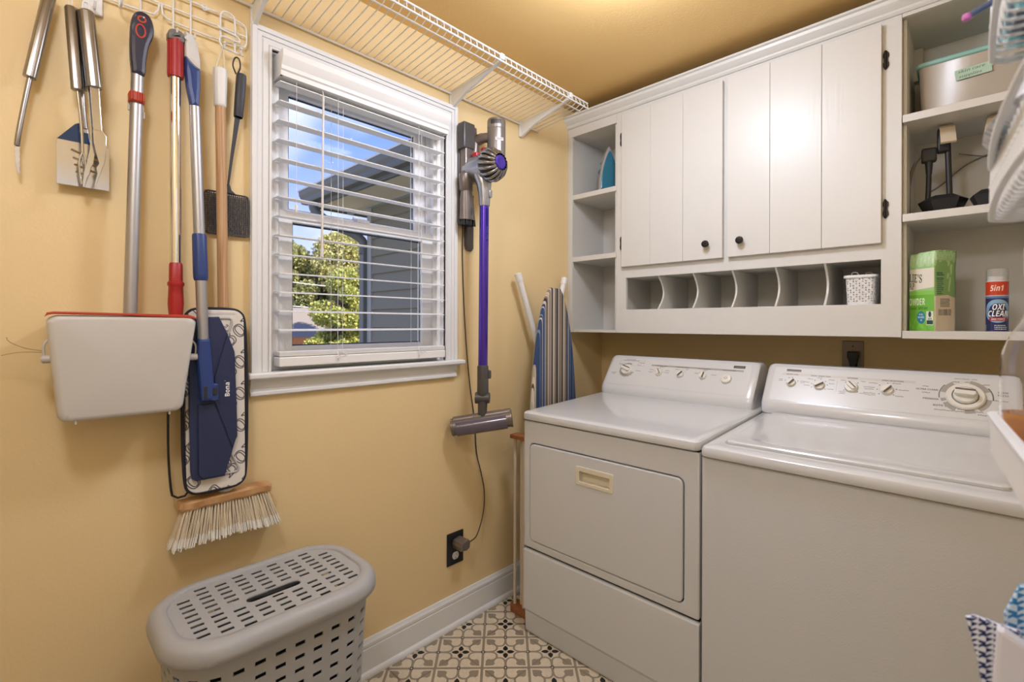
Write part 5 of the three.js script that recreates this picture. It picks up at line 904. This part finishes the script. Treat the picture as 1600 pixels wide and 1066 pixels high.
solo('thin_cord', [tube([[1.462, 1.775, 0.018], [1.50, 1.80, 0.017], [1.57, 1.86, 0.018], [1.64, 1.888, 0.02], [1.70, 1.895, 0.03]], 0.0024), tube([[1.548, 1.905, 0.017], [1.60, 1.885, 0.017], [1.68, 1.862, 0.018], [1.74, 1.85, 0.02]], 0.0014)], mat([0.24, 0.22, 0.19], 0.6), 'thin grey cords crossing on the shelf back behind the black stands', 'cord', [1.6, 1.85, 0.02]);
{
  const t = thing('powder_bag', 'crumpled green and white laundry powder bag standing on the bottom shelf', 'bag', [1.485, 1.259, 0.24]);
  const plan = [[1.430, 0.264], [1.496, 0.300], [1.546, 0.228], [1.478, 0.186]], seg = 10, Y0 = 1.2595, Y1 = 1.524;
  const tx = canvasTex(2048, 1024, (c, W, H) => {
    const fx = 0.34 * W, sx = 0.66 * W;
    c.fillStyle = '#a3cf8b'; c.fillRect(0, 0, W, H);
    c.fillStyle = '#86b56c'; c.fillRect(fx, 0, W - fx, H);
    c.strokeStyle = 'rgba(225,240,210,0.75)'; c.lineWidth = 7;
    for (let i = 0; i < 7; i++) for (let k = 1; k < 5; k++) { c.beginPath(); c.ellipse(60 + i * 105, 100, 22 * k * 0.7, 30 * k * 0.75, 0.6 * (i % 2 ? 1 : -1), 0, 7); c.stroke(); }
    for (let i = 0; i < 6; i++) for (let k = 1; k < 4; k++) { c.beginPath(); c.arc(fx + 60 + i * 105, 60 + 20 * (i % 2), 18 * k, 0, 7); c.stroke(); }
    c.fillStyle = '#ece6d8'; c.beginPath(); c.moveTo(0, 215); c.lineTo(fx - 10, 210); c.quadraticCurveTo(fx + 6, 420, fx - 10, 460); c.lineTo(0, 500); c.fill();
    c.fillStyle = '#243a34'; c.textAlign = 'left'; c.save(); c.translate(-20, 375); c.rotate(0.06); c.font = 'bold 150px serif'; c.fillText("LIE'S", 0, 0); c.font = 'bold 120px serif'; c.fillText('AP', 10, 96); c.restore();
    const g = c.createLinearGradient(0, 500, 0, H); c.fillStyle = '#74bd3e'; c.fillRect(0, 505, fx - 14, H); c.fillStyle = '#8fd05a'; c.fillRect(0, 505, fx - 14, 50);
    c.fillStyle = '#9fe06a'; for (let i = 0; i < 26; i++) { c.globalAlpha = 0.25; c.beginPath(); c.ellipse(rnd() * fx, 820 + 160 * rnd(), 90, 24, rnd() * 2 - 1, 0, 7); c.fill(); } c.globalAlpha = 1;
    c.fillStyle = '#e9f2d8'; c.font = 'bold 128px sans-serif'; c.fillText('OWDER', -8, 690); c.fillStyle = '#1f5c2a'; c.font = 'bold 44px sans-serif'; c.fillText('ORGANIC · SEPTIC SAFE', 20, 748);
    c.fillStyle = '#2f86a8'; c.beginPath(); c.ellipse(340, 850, 115, 82, 0, 0, 7); c.fill(); c.fillStyle = '#e8f4f4'; c.font = 'bold 34px sans-serif'; c.textAlign = 'center'; c.fillText('for ALL', 340, 822); c.fillText('MACHINES', 340, 860); c.fillText('HE', 340, 898);
    c.fillStyle = '#e6e8d8'; c.fillRect(480, 770, 190, 180); c.fillStyle = '#264a48'; c.beginPath(); c.arc(575, 810, 38, 0, 7); c.fill(); c.fillRect(490, 888, 170, 52); c.font = 'bold 34px sans-serif'; c.fillText('SAFER', 575, 882);
    c.fillStyle = '#2a5a50'; c.textAlign = 'left'; for (let i = 0; i < 11; i++) { let a = fx + 70; const y = 270 + i * 25 + (i > 1 ? 20 : 0); while (a < fx + 210 + 60 * rnd()) { const w = 10 + 26 * rnd(); c.fillRect(a, y, w, i < 3 ? 20 : 13); a += w + 7; } }
    c.fillStyle = 'rgba(190,220,165,0.8)'; for (let i = 0; i < 7; i++) { c.beginPath(); c.ellipse(fx + 380 + 120 * rnd(), 150 + i * 55, 32, 44, rnd(), 0, 7); c.fill(); }
    c.fillStyle = '#e2d5bd'; c.beginPath(); c.moveTo(fx, 580); c.lineTo(fx + 400, 560); c.quadraticCurveTo(fx + 470, 600, W, 640); c.lineTo(W, H); c.lineTo(fx, H); c.fill();
    c.fillStyle = '#3a332d'; for (let i = 0; i < 6; i++) { let a = fx + 170; while (a < fx + 430) { const w = 8 + 20 * rnd(); c.fillRect(a, 610 + i * 19, w, 11); a += w + 6; } } { let a = fx + 120; while (a < fx + 500) { const w = 3 + 9 * rnd(); c.fillRect(a, 745, w, 80); a += w + 4 + 8 * rnd(); } }
    c.fillStyle = '#86b56c'; c.fillRect(sx + 120, 0, W, H);
  });
  const rows = 22, rings = [], per = [];
  const P = (u, v) => { const k = Math.min(3, Math.floor(u * 4)), f = u * 4 - k, a = plan[k], b = plan[(k + 1) % 4]; return [a[0] + (b[0] - a[0]) * f, a[1] + (b[1] - a[1]) * f, Math.sin(f * Math.PI)]; };
  const pos = [], uv = [], idx = [], NU = seg * 4, lens = [0, 0.34, 0.66, 0.83, 1];
  for (let j = 0; j <= rows; j++) for (let i = 0; i <= NU; i++) {
    const u = i / NU, v = j / rows, [x, z, bulge] = P(Math.min(u, 0.99999), v), k = Math.min(3, Math.floor(u * 4)), f = u * 4 - k;
    const cx = 1.4865, cz = 0.244, pinch = v > 0.86 ? (v - 0.86) / 0.14 : 0, s = 1 + 0.06 * bulge * Math.sin(v * Math.PI) + 0.05 * (1 - v) * 0 + 0.018 * noise.noise(x * 60, v * 7, z * 60) * 2;
    let X = cx + (x - cx) * s, Z = cz + (z - cz) * s; X += (1.492 + (x - 1.4865) * 1.0 - X) * 0.5 * pinch; Z += (0.248 + (z - cz) * 0.35 - Z) * pinch * 0.55;
    pos.push(X, Y0 + (Y1 - Y0) * v + (v > 0.9 ? 0.004 * noise.noise(x * 80, 3, z * 80) : 0) + (v > 0.99 ? 0.004 * Math.sin(u * 6.28 - 0.6) : 0), Z); uv.push(u >= 1 ? 1 : lens[k] + (lens[k + 1] - lens[k]) * f, v);
  }
  for (let j = 0; j < rows; j++) for (let i = 0; i < NU; i++) { const a = j * (NU + 1) + i, b = a + 1, c = b + NU + 1, d = a + NU + 1; idx.push(a, b, c, a, c, d); }
  const g = new THREE.BufferGeometry(); g.setAttribute('position', new THREE.Float32BufferAttribute(pos, 3)); g.setAttribute('uv', new THREE.Float32BufferAttribute(uv, 2)); g.setIndex(idx); g.computeVertexNormals();
  part('bag_film', g, phys([1, 1, 1], 0.38, { map: tx, clearcoat: 0.3, clearcoatRoughness: 0.3 }), t);
  part('powder_fill', loft([Y0, Y1 - 0.06].map((y) => plan.map(([x, z]) => [1.4865 + (x - 1.4865) * 0.9, y, 0.244 + (z - 0.244) * 0.9])), { capA: true, capB: true }), mWhiteP, t);
}
{
  const C = [1.643, 1.259, 0.262], t = thing('spray_can', 'navy stain remover stick with a red band and a clear cap on the bottom shelf', 'spray can', C);
  const tx = canvasTex(1024, 640, (c, W, H) => {
    c.fillStyle = '#16245a'; c.fillRect(0, 0, W, H);
    c.fillStyle = '#c93a1c'; c.fillRect(0, 0, W, 175); c.fillStyle = '#b9bcc6'; c.fillRect(0, 175, W, 14); c.fillStyle = '#5d77a8'; c.fillRect(0, 189, W, 26);
    for (const x0 of [520, 1544, -504]) {
      c.strokeStyle = 'rgba(150,190,225,0.9)'; c.lineWidth = 20; for (const r of [0.9, 1.05, 1.2]) { c.beginPath(); c.ellipse(x0, 380, 165 * r, 118 * r, 0, 0, 7); c.stroke(); }
      c.textAlign = 'center'; c.fillStyle = '#f4e4d8'; c.font = 'bold italic 100px sans-serif'; c.fillText('5in1', x0 - 20, 120);
      c.fillStyle = '#ffffff'; c.strokeStyle = '#0d1740'; c.lineWidth = 14; c.font = 'bold italic 104px sans-serif'; for (const [s, y] of [['OXI', 365], ['CLEAN', 450]]) { c.strokeText(s, x0, y); c.fillText(s, x0, y); }
      c.fillStyle = '#a8202a'; c.fillRect(x0 - 130, 464, 280, 44); c.fillStyle = '#f2dada'; c.font = 'bold italic 36px sans-serif'; c.fillText('MAX FORCE', x0, 498);
    }
    c.fillStyle = '#c8ccd8'; c.fillRect(0, 520, 250, 30); c.fillStyle = '#dfe3ea'; for (let i = 0; i < 3; i++) { let a = 470; while (a < 640) { const w = 8 + 24 * rnd(); c.fillRect(a, 560 + i * 24, w, 10); a += w + 7; } }
    for (let i = 0; i < 12; i++) { c.fillStyle = i % 2 ? '#111' : '#eee'; c.fillRect(280, 560 + i * 6, 40, 6); }
  });
  const g = new THREE.CylinderGeometry(0.0262, 0.0262, 0.155, 40, 1, true); g.rotateY(Math.PI).translate(C[0], C[1] + 0.0785, C[2]);
  part('label', g, phys([1, 1, 1], 0.3, { map: tx, clearcoat: 0.4 }), t);
  part('body', lathe([[0, 0], [0.0245, 0], [0.0258, 0.002], [0.0258, 0.156], [0.0235, 0.160], [0.0235, 0.170], [0.021, 0.173], [0, 0.173]], C, 36), mWhiteP, t);
  part('cap', lathe([[0.0255, 0.157], [0.0258, 0.190], [0.0250, 0.1965], [0.022, 0.198], [0, 0.198], [0, 0.1965], [0.0215, 0.1965], [0.024, 0.195], [0.0245, 0.157]], C, 36), phys([0.95, 0.95, 0.95], 0.08, { transmission: 0.9, thickness: 0 }), t, 'clear plastic cap');
}
// ---------------------------------------------------------------- the open door at the room's near side, and what its baskets hold
const DT = 3.9 * Math.PI / 180, D0 = [1.612, 0, 1.58];
{
  const d = structGroup('door_1'); d.position.set(...D0); d.rotation.y = DT;
  part('door_leaf', [bx(0.118, 0.153, 0.012, 2.03, -0.03, 0.79, 0.002), ...[[0.10, 0.80], [0.92, 1.45], [1.57, 1.92]].flatMap(([a, b]) => [[0.07, 0.34], [0.42, 0.69]].map(([p, q]) => bx(0.115, 0.119, a, b, p, q, 0.0015)))], mTrim, d);
  part('door_handle', [aim(lathe([[0, 0], [0.028, 0], [0.028, 0.006], [0.012, 0.010], [0.010, 0.03], [0.024, 0.042], [0.027, 0.052], [0.02, 0.062], [0, 0.064]], [0, 0, 0], 24), [-1, 0, 0], [0.118, 0.96, 0.02])], mSteel, d);
  for (const y of [0.25, 1.1, 1.82]) part('door_hinge', rod([0.135, y - 0.045, 0.796], [0.135, y + 0.045, 0.796], 0.006, 0.006, 12), mSteel, d);
  struct('trim_2', bx(1.70, RX, 0, 2.10, 2.40, 2.47, 0.003), mTrim);
}
const inRack = (o) => { o.position.set(D0[0], 0, D0[2]); o.rotation.y = DT; return o; };
function wireBasket(label, y0, y1) {
  const t = inRack(thing('door_basket', label, 'door basket')), L = 0.45, D = 0.105, r = 0.0021;
  part('rim', [bent([[0, y1, 0], [0, y1, L], [D, y1, L], [D, y1, 0]], 0.0034, 0.012, { closed: true }), bent([[0, y0, 0], [0, y0, L], [D, y0, L], [D, y0, 0]], 0.0030, 0.012, { closed: true })], mWire, t);
  const w = []; for (let i = 1; i < 24; i++) { const z = i * L / 24; w.push(bent([[0, y1, z], [0, y0 - 0.001, z], [D, y0 - 0.001, z], [D, y1, z]], r, 0.006, { n: 5 })); }
  for (const z of [0, L]) for (let k = 1; k < 5; k++) w.push(rod([0.002, y0 + (y1 - y0) * k / 5, z], [D - 0.002, y0 + (y1 - y0) * k / 5, z], r, r, 6));
  for (let k = 1; k < 3; k++) w.push(rod([0, y0 + (y1 - y0) * k / 3, 0], [0, y0 + (y1 - y0) * k / 3, L], r, r, 6));
  part('basket_wires', w, mWire, t).userData.kind = 'stuff';
  part('hook_plate', [bx(D - 0.002, D + 0.011, y0, y1 + 0.02, 0.09, 0.11, 0.001), bx(D - 0.002, D + 0.011, y0, y1 + 0.02, 0.34, 0.36, 0.001)], mWire, t);
  return t;
}
wireBasket('white wire door basket at the top, holding the teal pouch', 1.598, 1.668);
wireBasket('white wire door basket that holds the crumpled grey bag', 1.4056, 1.468);
wireBasket('white wire door basket low on the door, full of checked cloths', 0.790, 0.862);
{
  const t = inRack(thing('door_basket', 'white ribbed plastic door basket holding the bottle of amber liquid', 'door basket')), L = 0.45, D = 0.105, y0 = 1.122, y1 = 1.173;
  const ring = (q, y) => rrect(q, D - q, q, L - q, 0.010, 5).reverse().map(([x, z]) => [x, y, z]);
  const wp = phys([0.80, 0.81, 0.83], 0.4);
  part('tray', loft([ring(0.006, y0), ring(0.003, y0 + 0.003), ring(0.001, y1 - 0.006), ring(0.004, y1 - 0.006), ring(0.006, y0 + 0.004)], { capA: true, capB: true, crease: 0.5 }), wp, t);
  const ribs = []; for (let i = 1; i < 60; i++) ribs.push(rod([0.001, y0 + 0.003, i * L / 60], [-0.0002, y1 - 0.006, i * L / 60], 0.0012, 0.0012, 5, false));
  part('ribs', ribs, wp, t).userData.kind = 'stuff';
  part('rim', loft([ring(0.001, y1 - 0.008), ring(-0.003, y1 - 0.006), ring(-0.0035, y1 - 0.002), ring(-0.001, y1), ring(0.005, y1), ring(0.006, y1 - 0.006)], { crease: 0.8 }), wp, t);
  part('hook_plate', [bx(D - 0.002, D + 0.012, y0, y1 + 0.03, 0.09, 0.11, 0.001), bx(D - 0.002, D + 0.012, y0, y1 + 0.03, 0.34, 0.36, 0.001)], wp, t);
}
{
  const C = [1.652, 1.1275, 1.630], t = thing('bottle', 'clear bottle half full of amber liquid standing in the ribbed door basket', 'bottle', C);
  const gl = phys([0.97, 0.97, 0.98], 0.05, { transmission: 0.95, thickness: 0 });
  part('glass', lathe([[0, 0], [0.028, 0], [0.0325, 0.004], [0.0335, 0.012], [0.0335, 0.100], [0.032, 0.118], [0.026, 0.138], [0.016, 0.156], [0.0115, 0.170], [0.0110, 0.205], [0.0125, 0.206], [0.0125, 0.212]], C, 44), gl, t);
  part('liquid', lathe([[0, 0.003], [0.027, 0.003], [0.0312, 0.007], [0.0318, 0.013], [0.0318, 0.053], [0, 0.0535]], C, 44), phys([1, 0.75, 0.4], 0.04, { transmission: 1, thickness: 0.05, ior: 1.2, attenuationColor: new THREE.Color().setRGB(0.85, 0.38, 0.05), attenuationDistance: 0.10 }), t, 'amber liquid');
  part('cap', lathe([[0, 0.205], [0.0135, 0.205], [0.0140, 0.208], [0.0140, 0.236], [0.0125, 0.240], [0, 0.241]], C, 28), mWhiteP, t);
}
const tooth = (a, b) => canvasTex(512, 512, (c, W, H) => { const n = 8, s = W / n; c.fillStyle = b; c.fillRect(0, 0, W, H); c.fillStyle = a; for (let i = 0; i < n; i++) for (let j = 0; j < n; j++) { c.save(); c.translate(i * s, j * s); c.beginPath(); for (const [x, y] of [[0, 0], [0.5, 0], [0.5, 0.25], [0.75, 0], [1, 0], [0.5, 0.5], [1, 0.5], [0.75, 0.75], [0.5, 1], [0.5, 0.5], [0.25, 0.5], [0, 0.75], [0, 0.5], [0.25, 0.25], [0, 0.25]]) c.lineTo(x * s, y * s); c.fill(); c.restore(); } });
{
  const pts1 = [[1.592, 0.962], [1.600, 0.966], [1.620, 0.964], [1.634, 0.964], [1.648, 0.805], [1.619, 0.805], [1.607, 0.880], [1.600, 0.925]];
  solo('checked_cloth', uvm(exZ(pts1, 1.690, 0.010, 0.002), 11), mat([1, 1, 1], 0.9, { map: tooth('#1d2b5e', '#e4e6ee') }), 'navy and white houndstooth cloth with its corner pointing out of the low door basket', 'cloth', [1.62, 0.805, 1.695]);
  const pts2 = [[1.622, 0.965], [1.6335, 1.000], [1.652, 1.004], [1.700, 0.995], [1.700, 0.80], [1.632, 0.80]];
  solo('checked_cloth', uvm(exZ(pts2, 1.660, 0.010, 0.002), 9), mat([1, 1, 1], 0.9, { map: tooth('#2f7fb8', '#cfe2f2') }), 'pale blue houndstooth cloth standing behind the navy one in the low door basket', 'cloth', [1.65, 0.80, 1.665]);
  const tx = canvasTex(512, 512, (c, W, H) => { c.fillStyle = '#dcdbe2'; c.fillRect(0, 0, W, H); c.fillStyle = 'rgba(120,122,145,0.6)'; for (let i = 0; i < 14; i++) { c.save(); c.translate(150 + rnd() * 300, 250 + rnd() * 200); c.rotate(rnd() * 0.6); c.fillRect(0, 0, 12 + 40 * rnd(), 40 + 60 * rnd()); c.restore(); } c.fillStyle = '#54719f'; c.beginPath(); c.ellipse(150, 430, 40, 30, 0, 0, 7); c.fill(); c.fillStyle = '#9b3b4c'; c.beginPath(); c.arc(230, 170, 12, 0, 7); c.fill(); });
  const g = exZ([[1.6155, 0.9705], [1.621, 0.9715], [1.640, 0.962], [1.70, 0.955], [1.70, 0.80], [1.617, 0.80], [1.6115, 0.89]], 1.710, 0.016, 0.004), p = g.attributes.position, uv = []; for (let i = 0; i < p.count; i++) uv.push((p.getX(i) - 1.60) / 0.11, (p.getY(i) - 0.80) / 0.18); g.setAttribute('uv', new THREE.Float32BufferAttribute(uv, 2));
  solo('paper_bag', g, mat([1, 1, 1], 0.8, { map: tx }), 'white printed bag in front of the houndstooth cloths in the low door basket', 'bag', [1.655, 0.80, 1.718]);
}
{
  const tx = canvasTex(512, 512, (c, W, H) => { c.fillStyle = '#d4d5da'; c.fillRect(0, 0, W, H); for (let i = 0; i < 240; i++) { c.strokeStyle = `rgba(${60 + 60 * rnd()},${64 + 60 * rnd()},${78 + 60 * rnd()},0.28)`; c.lineWidth = 3 + 14 * rnd(); c.beginPath(); const x = rnd() * W, y = rnd() * H; c.moveTo(x, y); c.quadraticCurveTo(x + 70 * (rnd() - 0.5), y + 60, x + 120 * (rnd() - 0.5), y + 110 * rnd()); c.stroke(); } });
  const t = inRack(thing('plastic_bag', 'crumpled grey and white plastic bag bulging out of the wire door basket', 'bag'));
  const rings = [], n = 36; const prof = [[1.409, 0.9, 0], [1.44, 1.0, 0], [1.468, 1.08, -0.002], [1.480, 1.30, -0.006], [1.492, 1.10, 0], [1.510, 1.02, 0.004], [1.538, 0.96, 0.010], [1.563, 0.80, 0.018], [1.580, 0.55, 0.026], [1.592, 0.25, 0.03]];
  for (const [y, s, dx] of prof) rings.push(Array.from({ length: n }, (_, i) => { const a = -i / n * 6.2832, q = 1 + 0.16 * fbm(Math.cos(a) * 2 + 5, y * 26, Math.sin(a) * 2, 4); return [0.052 + dx + 0.047 * s * q * Math.cos(a), y, 0.13 + 0.105 * s * q * Math.sin(a)]; }));
  const g = loft(rings, { capA: true, capB: true, crease: 0.5 });
  { const p = g.attributes.position, uv = []; for (let i = 0; i < p.count; i++) uv.push(p.getZ(i) * 4, p.getY(i) * 4); g.setAttribute('uv', new THREE.Float32BufferAttribute(uv, 2)); }
  part('bag_film', g, phys([1, 1, 1], 0.4, { map: tx, clearcoat: 0.2 }), t);
}
{
  const tx = canvasTex(256, 256, (c, W, H) => { c.fillStyle = '#3fc3cf'; c.fillRect(0, 0, W, H); c.fillStyle = '#1a2a55'; c.beginPath(); c.ellipse(190, 130, 66, 84, 0.3, 0, 7); c.fill(); c.fillStyle = '#bfeef0'; for (let i = 0; i < 16; i++) { c.beginPath(); c.arc(rnd() * W, rnd() * H, 6 + 12 * rnd(), 0, 7); c.fill(); } c.fillStyle = '#2b6fae'; c.fillRect(20, 190, 80, 40); });
  const t = inRack(thing('printed_pouch', 'teal and navy printed pouch lying in the top door basket', 'pouch'));
  const g = exX(rrect(0.006, 0.30, 1.6015, 1.715, 0.02), 0.007, 0.090, 0.012), p = g.attributes.position, uv = []; for (let i = 0; i < p.count; i++) uv.push(p.getZ(i) * 9, p.getY(i) * 9); g.setAttribute('uv', new THREE.Float32BufferAttribute(uv, 2));
  part('pouch_film', g, phys([1, 1, 1], 0.3, { map: tx, clearcoat: 0.5 }), t);
  const s = thing('slim_stick', 'slim blue stick with pink ends poking out of the top door basket', 'stick', [1.60, 1.62, 1.62]);
  part('shaft', rod([1.5935, 1.640, 1.640], [1.660, 1.668, 1.632], 0.0036, 0.0036, 12), mat([0.10, 0.14, 0.26], 0.4), s);
  part('tip', [lathe([[0, -0.005], [0.004, -0.003], [0.0048, 0], [0.004, 0.003], [0, 0.005]], [0, 0, 0], 14).translate(1.5915, 1.639, 1.640), rod([1.616, 1.6495, 1.6373], [1.624, 1.6530, 1.6363], 0.0041, 0.0041, 12)], mat([0.62, 0.16, 0.50], 0.4), s, 'pink tip');
}
// ---------------------------------------------------------------- outdoors, beyond the window
solo('lawn', uvm(bx(-60, -0.5, -1.7, -1.5, -45, 40)), mat([0.42, 0.38, 0.24], 0.95), null, null, [-30, -1.6, 0], null, 'structure');  // toned pale so that it bounces warm light up to the soffit
{
  const t = thing('house_wing', 'grey clapboard wing of the house with a deep eave and gutter outside the window', 'building', [-2, -1.5, -0.9]);
  const ZW = -0.3, XC = -3.16, sid = mat([0.20, 0.185, 0.14], 0.75, { bumpMap: rep(brushV, 1, 6), bumpScale: 0.001 }), pale = mat([0.34, 0.34, 0.32], 0.6), gut = mat([0.12, 0.125, 0.12], 0.5);
  part('wall_core', bx(XC - 0.06, -0.16, -1.5, 2.6, -3.0, ZW - 0.02), sid, t);
  for (let k = 0; k < 22; k++) { const y = 2.585 - k * 0.192; part('siding_board', exX([[ZW - 0.02, y], [ZW - 0.004, y - 0.004], [ZW + 0.020, y - 0.190], [ZW - 0.002, y - 0.198], [ZW - 0.02, y - 0.198]].map(([z, q]) => [z, q]), XC, -0.16 - XC), sid, t); }
  part('corner_board', [bx(XC - 0.07, XC + 0.012, -1.5, 2.6, ZW - 0.09, ZW + 0.022)], pale, t);
  const sof = canvasTex(256, 256, (c, W, H) => { c.fillStyle = '#cbbfa6'; c.fillRect(0, 0, W, H); c.fillStyle = '#8a8070'; for (let i = 0; i < 16; i++) for (let j = 0; j < 16; j++) { c.beginPath(); c.arc(i * 16 + 8, j * 16 + 8, 3, 0, 7); c.fill(); } });
  part('soffit', uvm(bx(-3.60, 0, 2.555, 2.575, -3.2, 0.14), 5), mat([1, 1, 1], 0.7, { map: sof }), t);
  part('fascia', [bx(-3.66, 0, 2.545, 2.72, 0.13, 0.16), bx(-3.66, -3.63, 2.545, 2.72, -3.2, 0.16)], gut, t);
  const gp = [[0.16, 2.585], [0.225, 2.585], [0.235, 2.60], [0.235, 2.64], [0.255, 2.67], [0.262, 2.715], [0.255, 2.72], [0.16, 2.72]];
  part('gutter', exX(gp, -3.74, 3.74), gut, t);
  part('gutter_return', exX(gp.map(([z, y]) => [z, y]), 0, 3.3).rotateY(-Math.PI / 2).translate(-3.47, 0, -3.2), gut, t);
  part('soffit_strip', bx(-3.62, 0, 2.540, 2.556, ZW + 0.0, ZW + 0.06), pale, t);
  part('drip_edge', bx(-3.75, 0, 2.718, 2.735, 0.02, 0.268), mat([0.62, 0.62, 0.60], 0.5), t);
  part('roof', loft([[[-3.75, 2.735, 0.26], [0, 2.735, 0.26], [0, 2.735, -3.2], [-3.75, 2.735, -3.2]], [[-2.2, 3.35, -1.4], [0, 3.35, -1.4], [0, 3.35, -1.6], [-2.2, 3.35, -1.6]]], { capA: true, capB: true, crease: 0.1 }), mat([0.10, 0.095, 0.09], 0.9), t);
  part('downspout', [tube([[-3.53, 2.60, 0.19], [-3.52, 2.50, 0.18], [-3.44, 2.36, 0.02], [-3.33, 2.26, -0.18], [-3.285, 2.18, -0.26], [-3.28, 2.05, -0.26]], 0.048, { n: 10, seg: 40 }), bx(-3.325, -3.235, -1.4, 2.10, -0.30, -0.235, 0.008)], gut, t);
}
function tree(label, x, z, y0, y1, r, n, tone, size) {
  seed = Math.round(1000 + x * -77 + z * -31);
  const t = thing('tree', label, 'tree', [x, -1.5, z]);
  part('trunk', tube([[x, -1.5, z], [x + 0.08, 0, z - 0.05], [x - 0.05, (y0 + y1) / 2, z + 0.06], [x, y1 - 0.3, z]], 0.14, { n: 8 }), mat([0.10, 0.075, 0.055], 0.9), t);
  const leaf = new THREE.BufferGeometry();
  leaf.setAttribute('position', new THREE.Float32BufferAttribute([0, 0, 0, 0.5, 0.12, 0.35, 0, 0, 1, 0, 0, 0, 0, 0, 1, -0.5, 0.12, 0.35], 3)); leaf.computeVertexNormals();
  leaf.setAttribute('uv', new THREE.Float32BufferAttribute(new Float32Array(12), 2));
  const m = new THREE.InstancedMesh(leaf, new THREE.MeshPhysicalMaterial({ color: 0xffffff, roughness: 0.7, side: THREE.DoubleSide, transmission: 0.3, thickness: 0 }), n), q = new THREE.Object3D(), c = new THREE.Color();
  const lobes = Array.from({ length: 44 }, () => { const a = rr(0, 6.283), h = rnd(), w = Math.sin(Math.PI * (0.18 + 0.78 * h)) * r; const d = Math.sqrt(rnd()) * w * 0.8; return [d * Math.cos(a), y0 + (y1 - y0) * h, d * Math.sin(a), rr(0.26, 0.5) * r * 0.75]; });
  for (let i = 0; i < n; i++) {
    const b = lobes[i % lobes.length], u = rr(-1, 1), a = rr(0, 6.283), s = b[3] * Math.pow(rnd(), 0.28), w = Math.sqrt(1 - u * u);
    q.position.set(b[0] + s * w * Math.cos(a), b[1] + 1.5 + s * u * 0.85, b[2] + s * w * Math.sin(a)); q.rotation.set(rr(0, 6.28), rr(0, 6.28), rr(0, 6.28)); q.scale.setScalar(size * rr(0.7, 1.3)); q.updateMatrix(); m.setMatrixAt(i, q.matrix);
    const v = rr(0.7, 1.25); c.setRGB(tone[0] * v * rr(0.9, 1.15), tone[1] * v, tone[2] * v); m.setColorAt(i, c);
  }
  m.name = 'foliage'; m.userData = { kind: 'stuff' }; m.castShadow = m.receiveShadow = true; t.add(m); origin.set(m, [x, -1.5, z]);
}
tree('bright yellow green tree nearest the wing corner outside the window', -7.95, -2.35, -0.5, 2.25, 0.85, 34000, [0.46, 0.48, 0.12], 0.06);
tree('tall olive tree with a thinning top behind the yellow green one', -19.6, -8.2, 0.2, 5.0, 3.0, 70000, [0.54, 0.52, 0.20], 0.11);
tree('dark pine like tree standing behind the brown roofed house', -20.8, -6.0, 1.4, 4.7, 2.0, 50000, [0.40, 0.41, 0.16], 0.11);
tree('loose golden tree half hidden by the wing and its downspout', -13.2, -5.9, 0.2, 3.3, 1.3, 30000, [0.44, 0.41, 0.14], 0.085);
{
  const t = thing('far_house', 'distant brick house with a brown roof behind the trees', 'house', [-17.5, -1.5, -3.5]);
  part('wall', bx(-19, -16, -1.5, 0.86, -6.5, -0.5), mat([0.50, 0.24, 0.14], 0.85), t);
  part('roof', exZ([[-19.5, 0.80], [-15.6, 0.80], [-17.5, 1.90]], -6.9, 6.8), mat([0.24, 0.20, 0.17], 0.9), t);
  for (const z of [-5.6, -4.6, -3.4]) { const w = part('window', bx(-16.02, -15.95, -0.5, 0.5, z - 0.35, z + 0.35), mat([0.75, 0.75, 0.73], 0.6), t); part('pane', bx(-15.96, -15.93, -0.42, 0.42, z - 0.28, z + 0.28), mat([0.05, 0.06, 0.08], 0.1), w); }
}
[['topmost', 3.10, 2.35], ['middle', 2.45, 1.70], ['lowest', 1.05, 0.62]].forEach(([w, a, b]) => solo('power_line', tube([[-11.5, a, 4.5], [-11.6, (a + b) / 2 - 0.12, 0.5], [-11.9, b, -4.0], [-12.4, b - 0.25, -9]], 0.012), mat([0.55, 0.55, 0.55], 0.6), `${w} of the three pale cables crossing in front of the trees`, 'cable', [-11.6, a, 0]));
renderer.render(scene, camera);
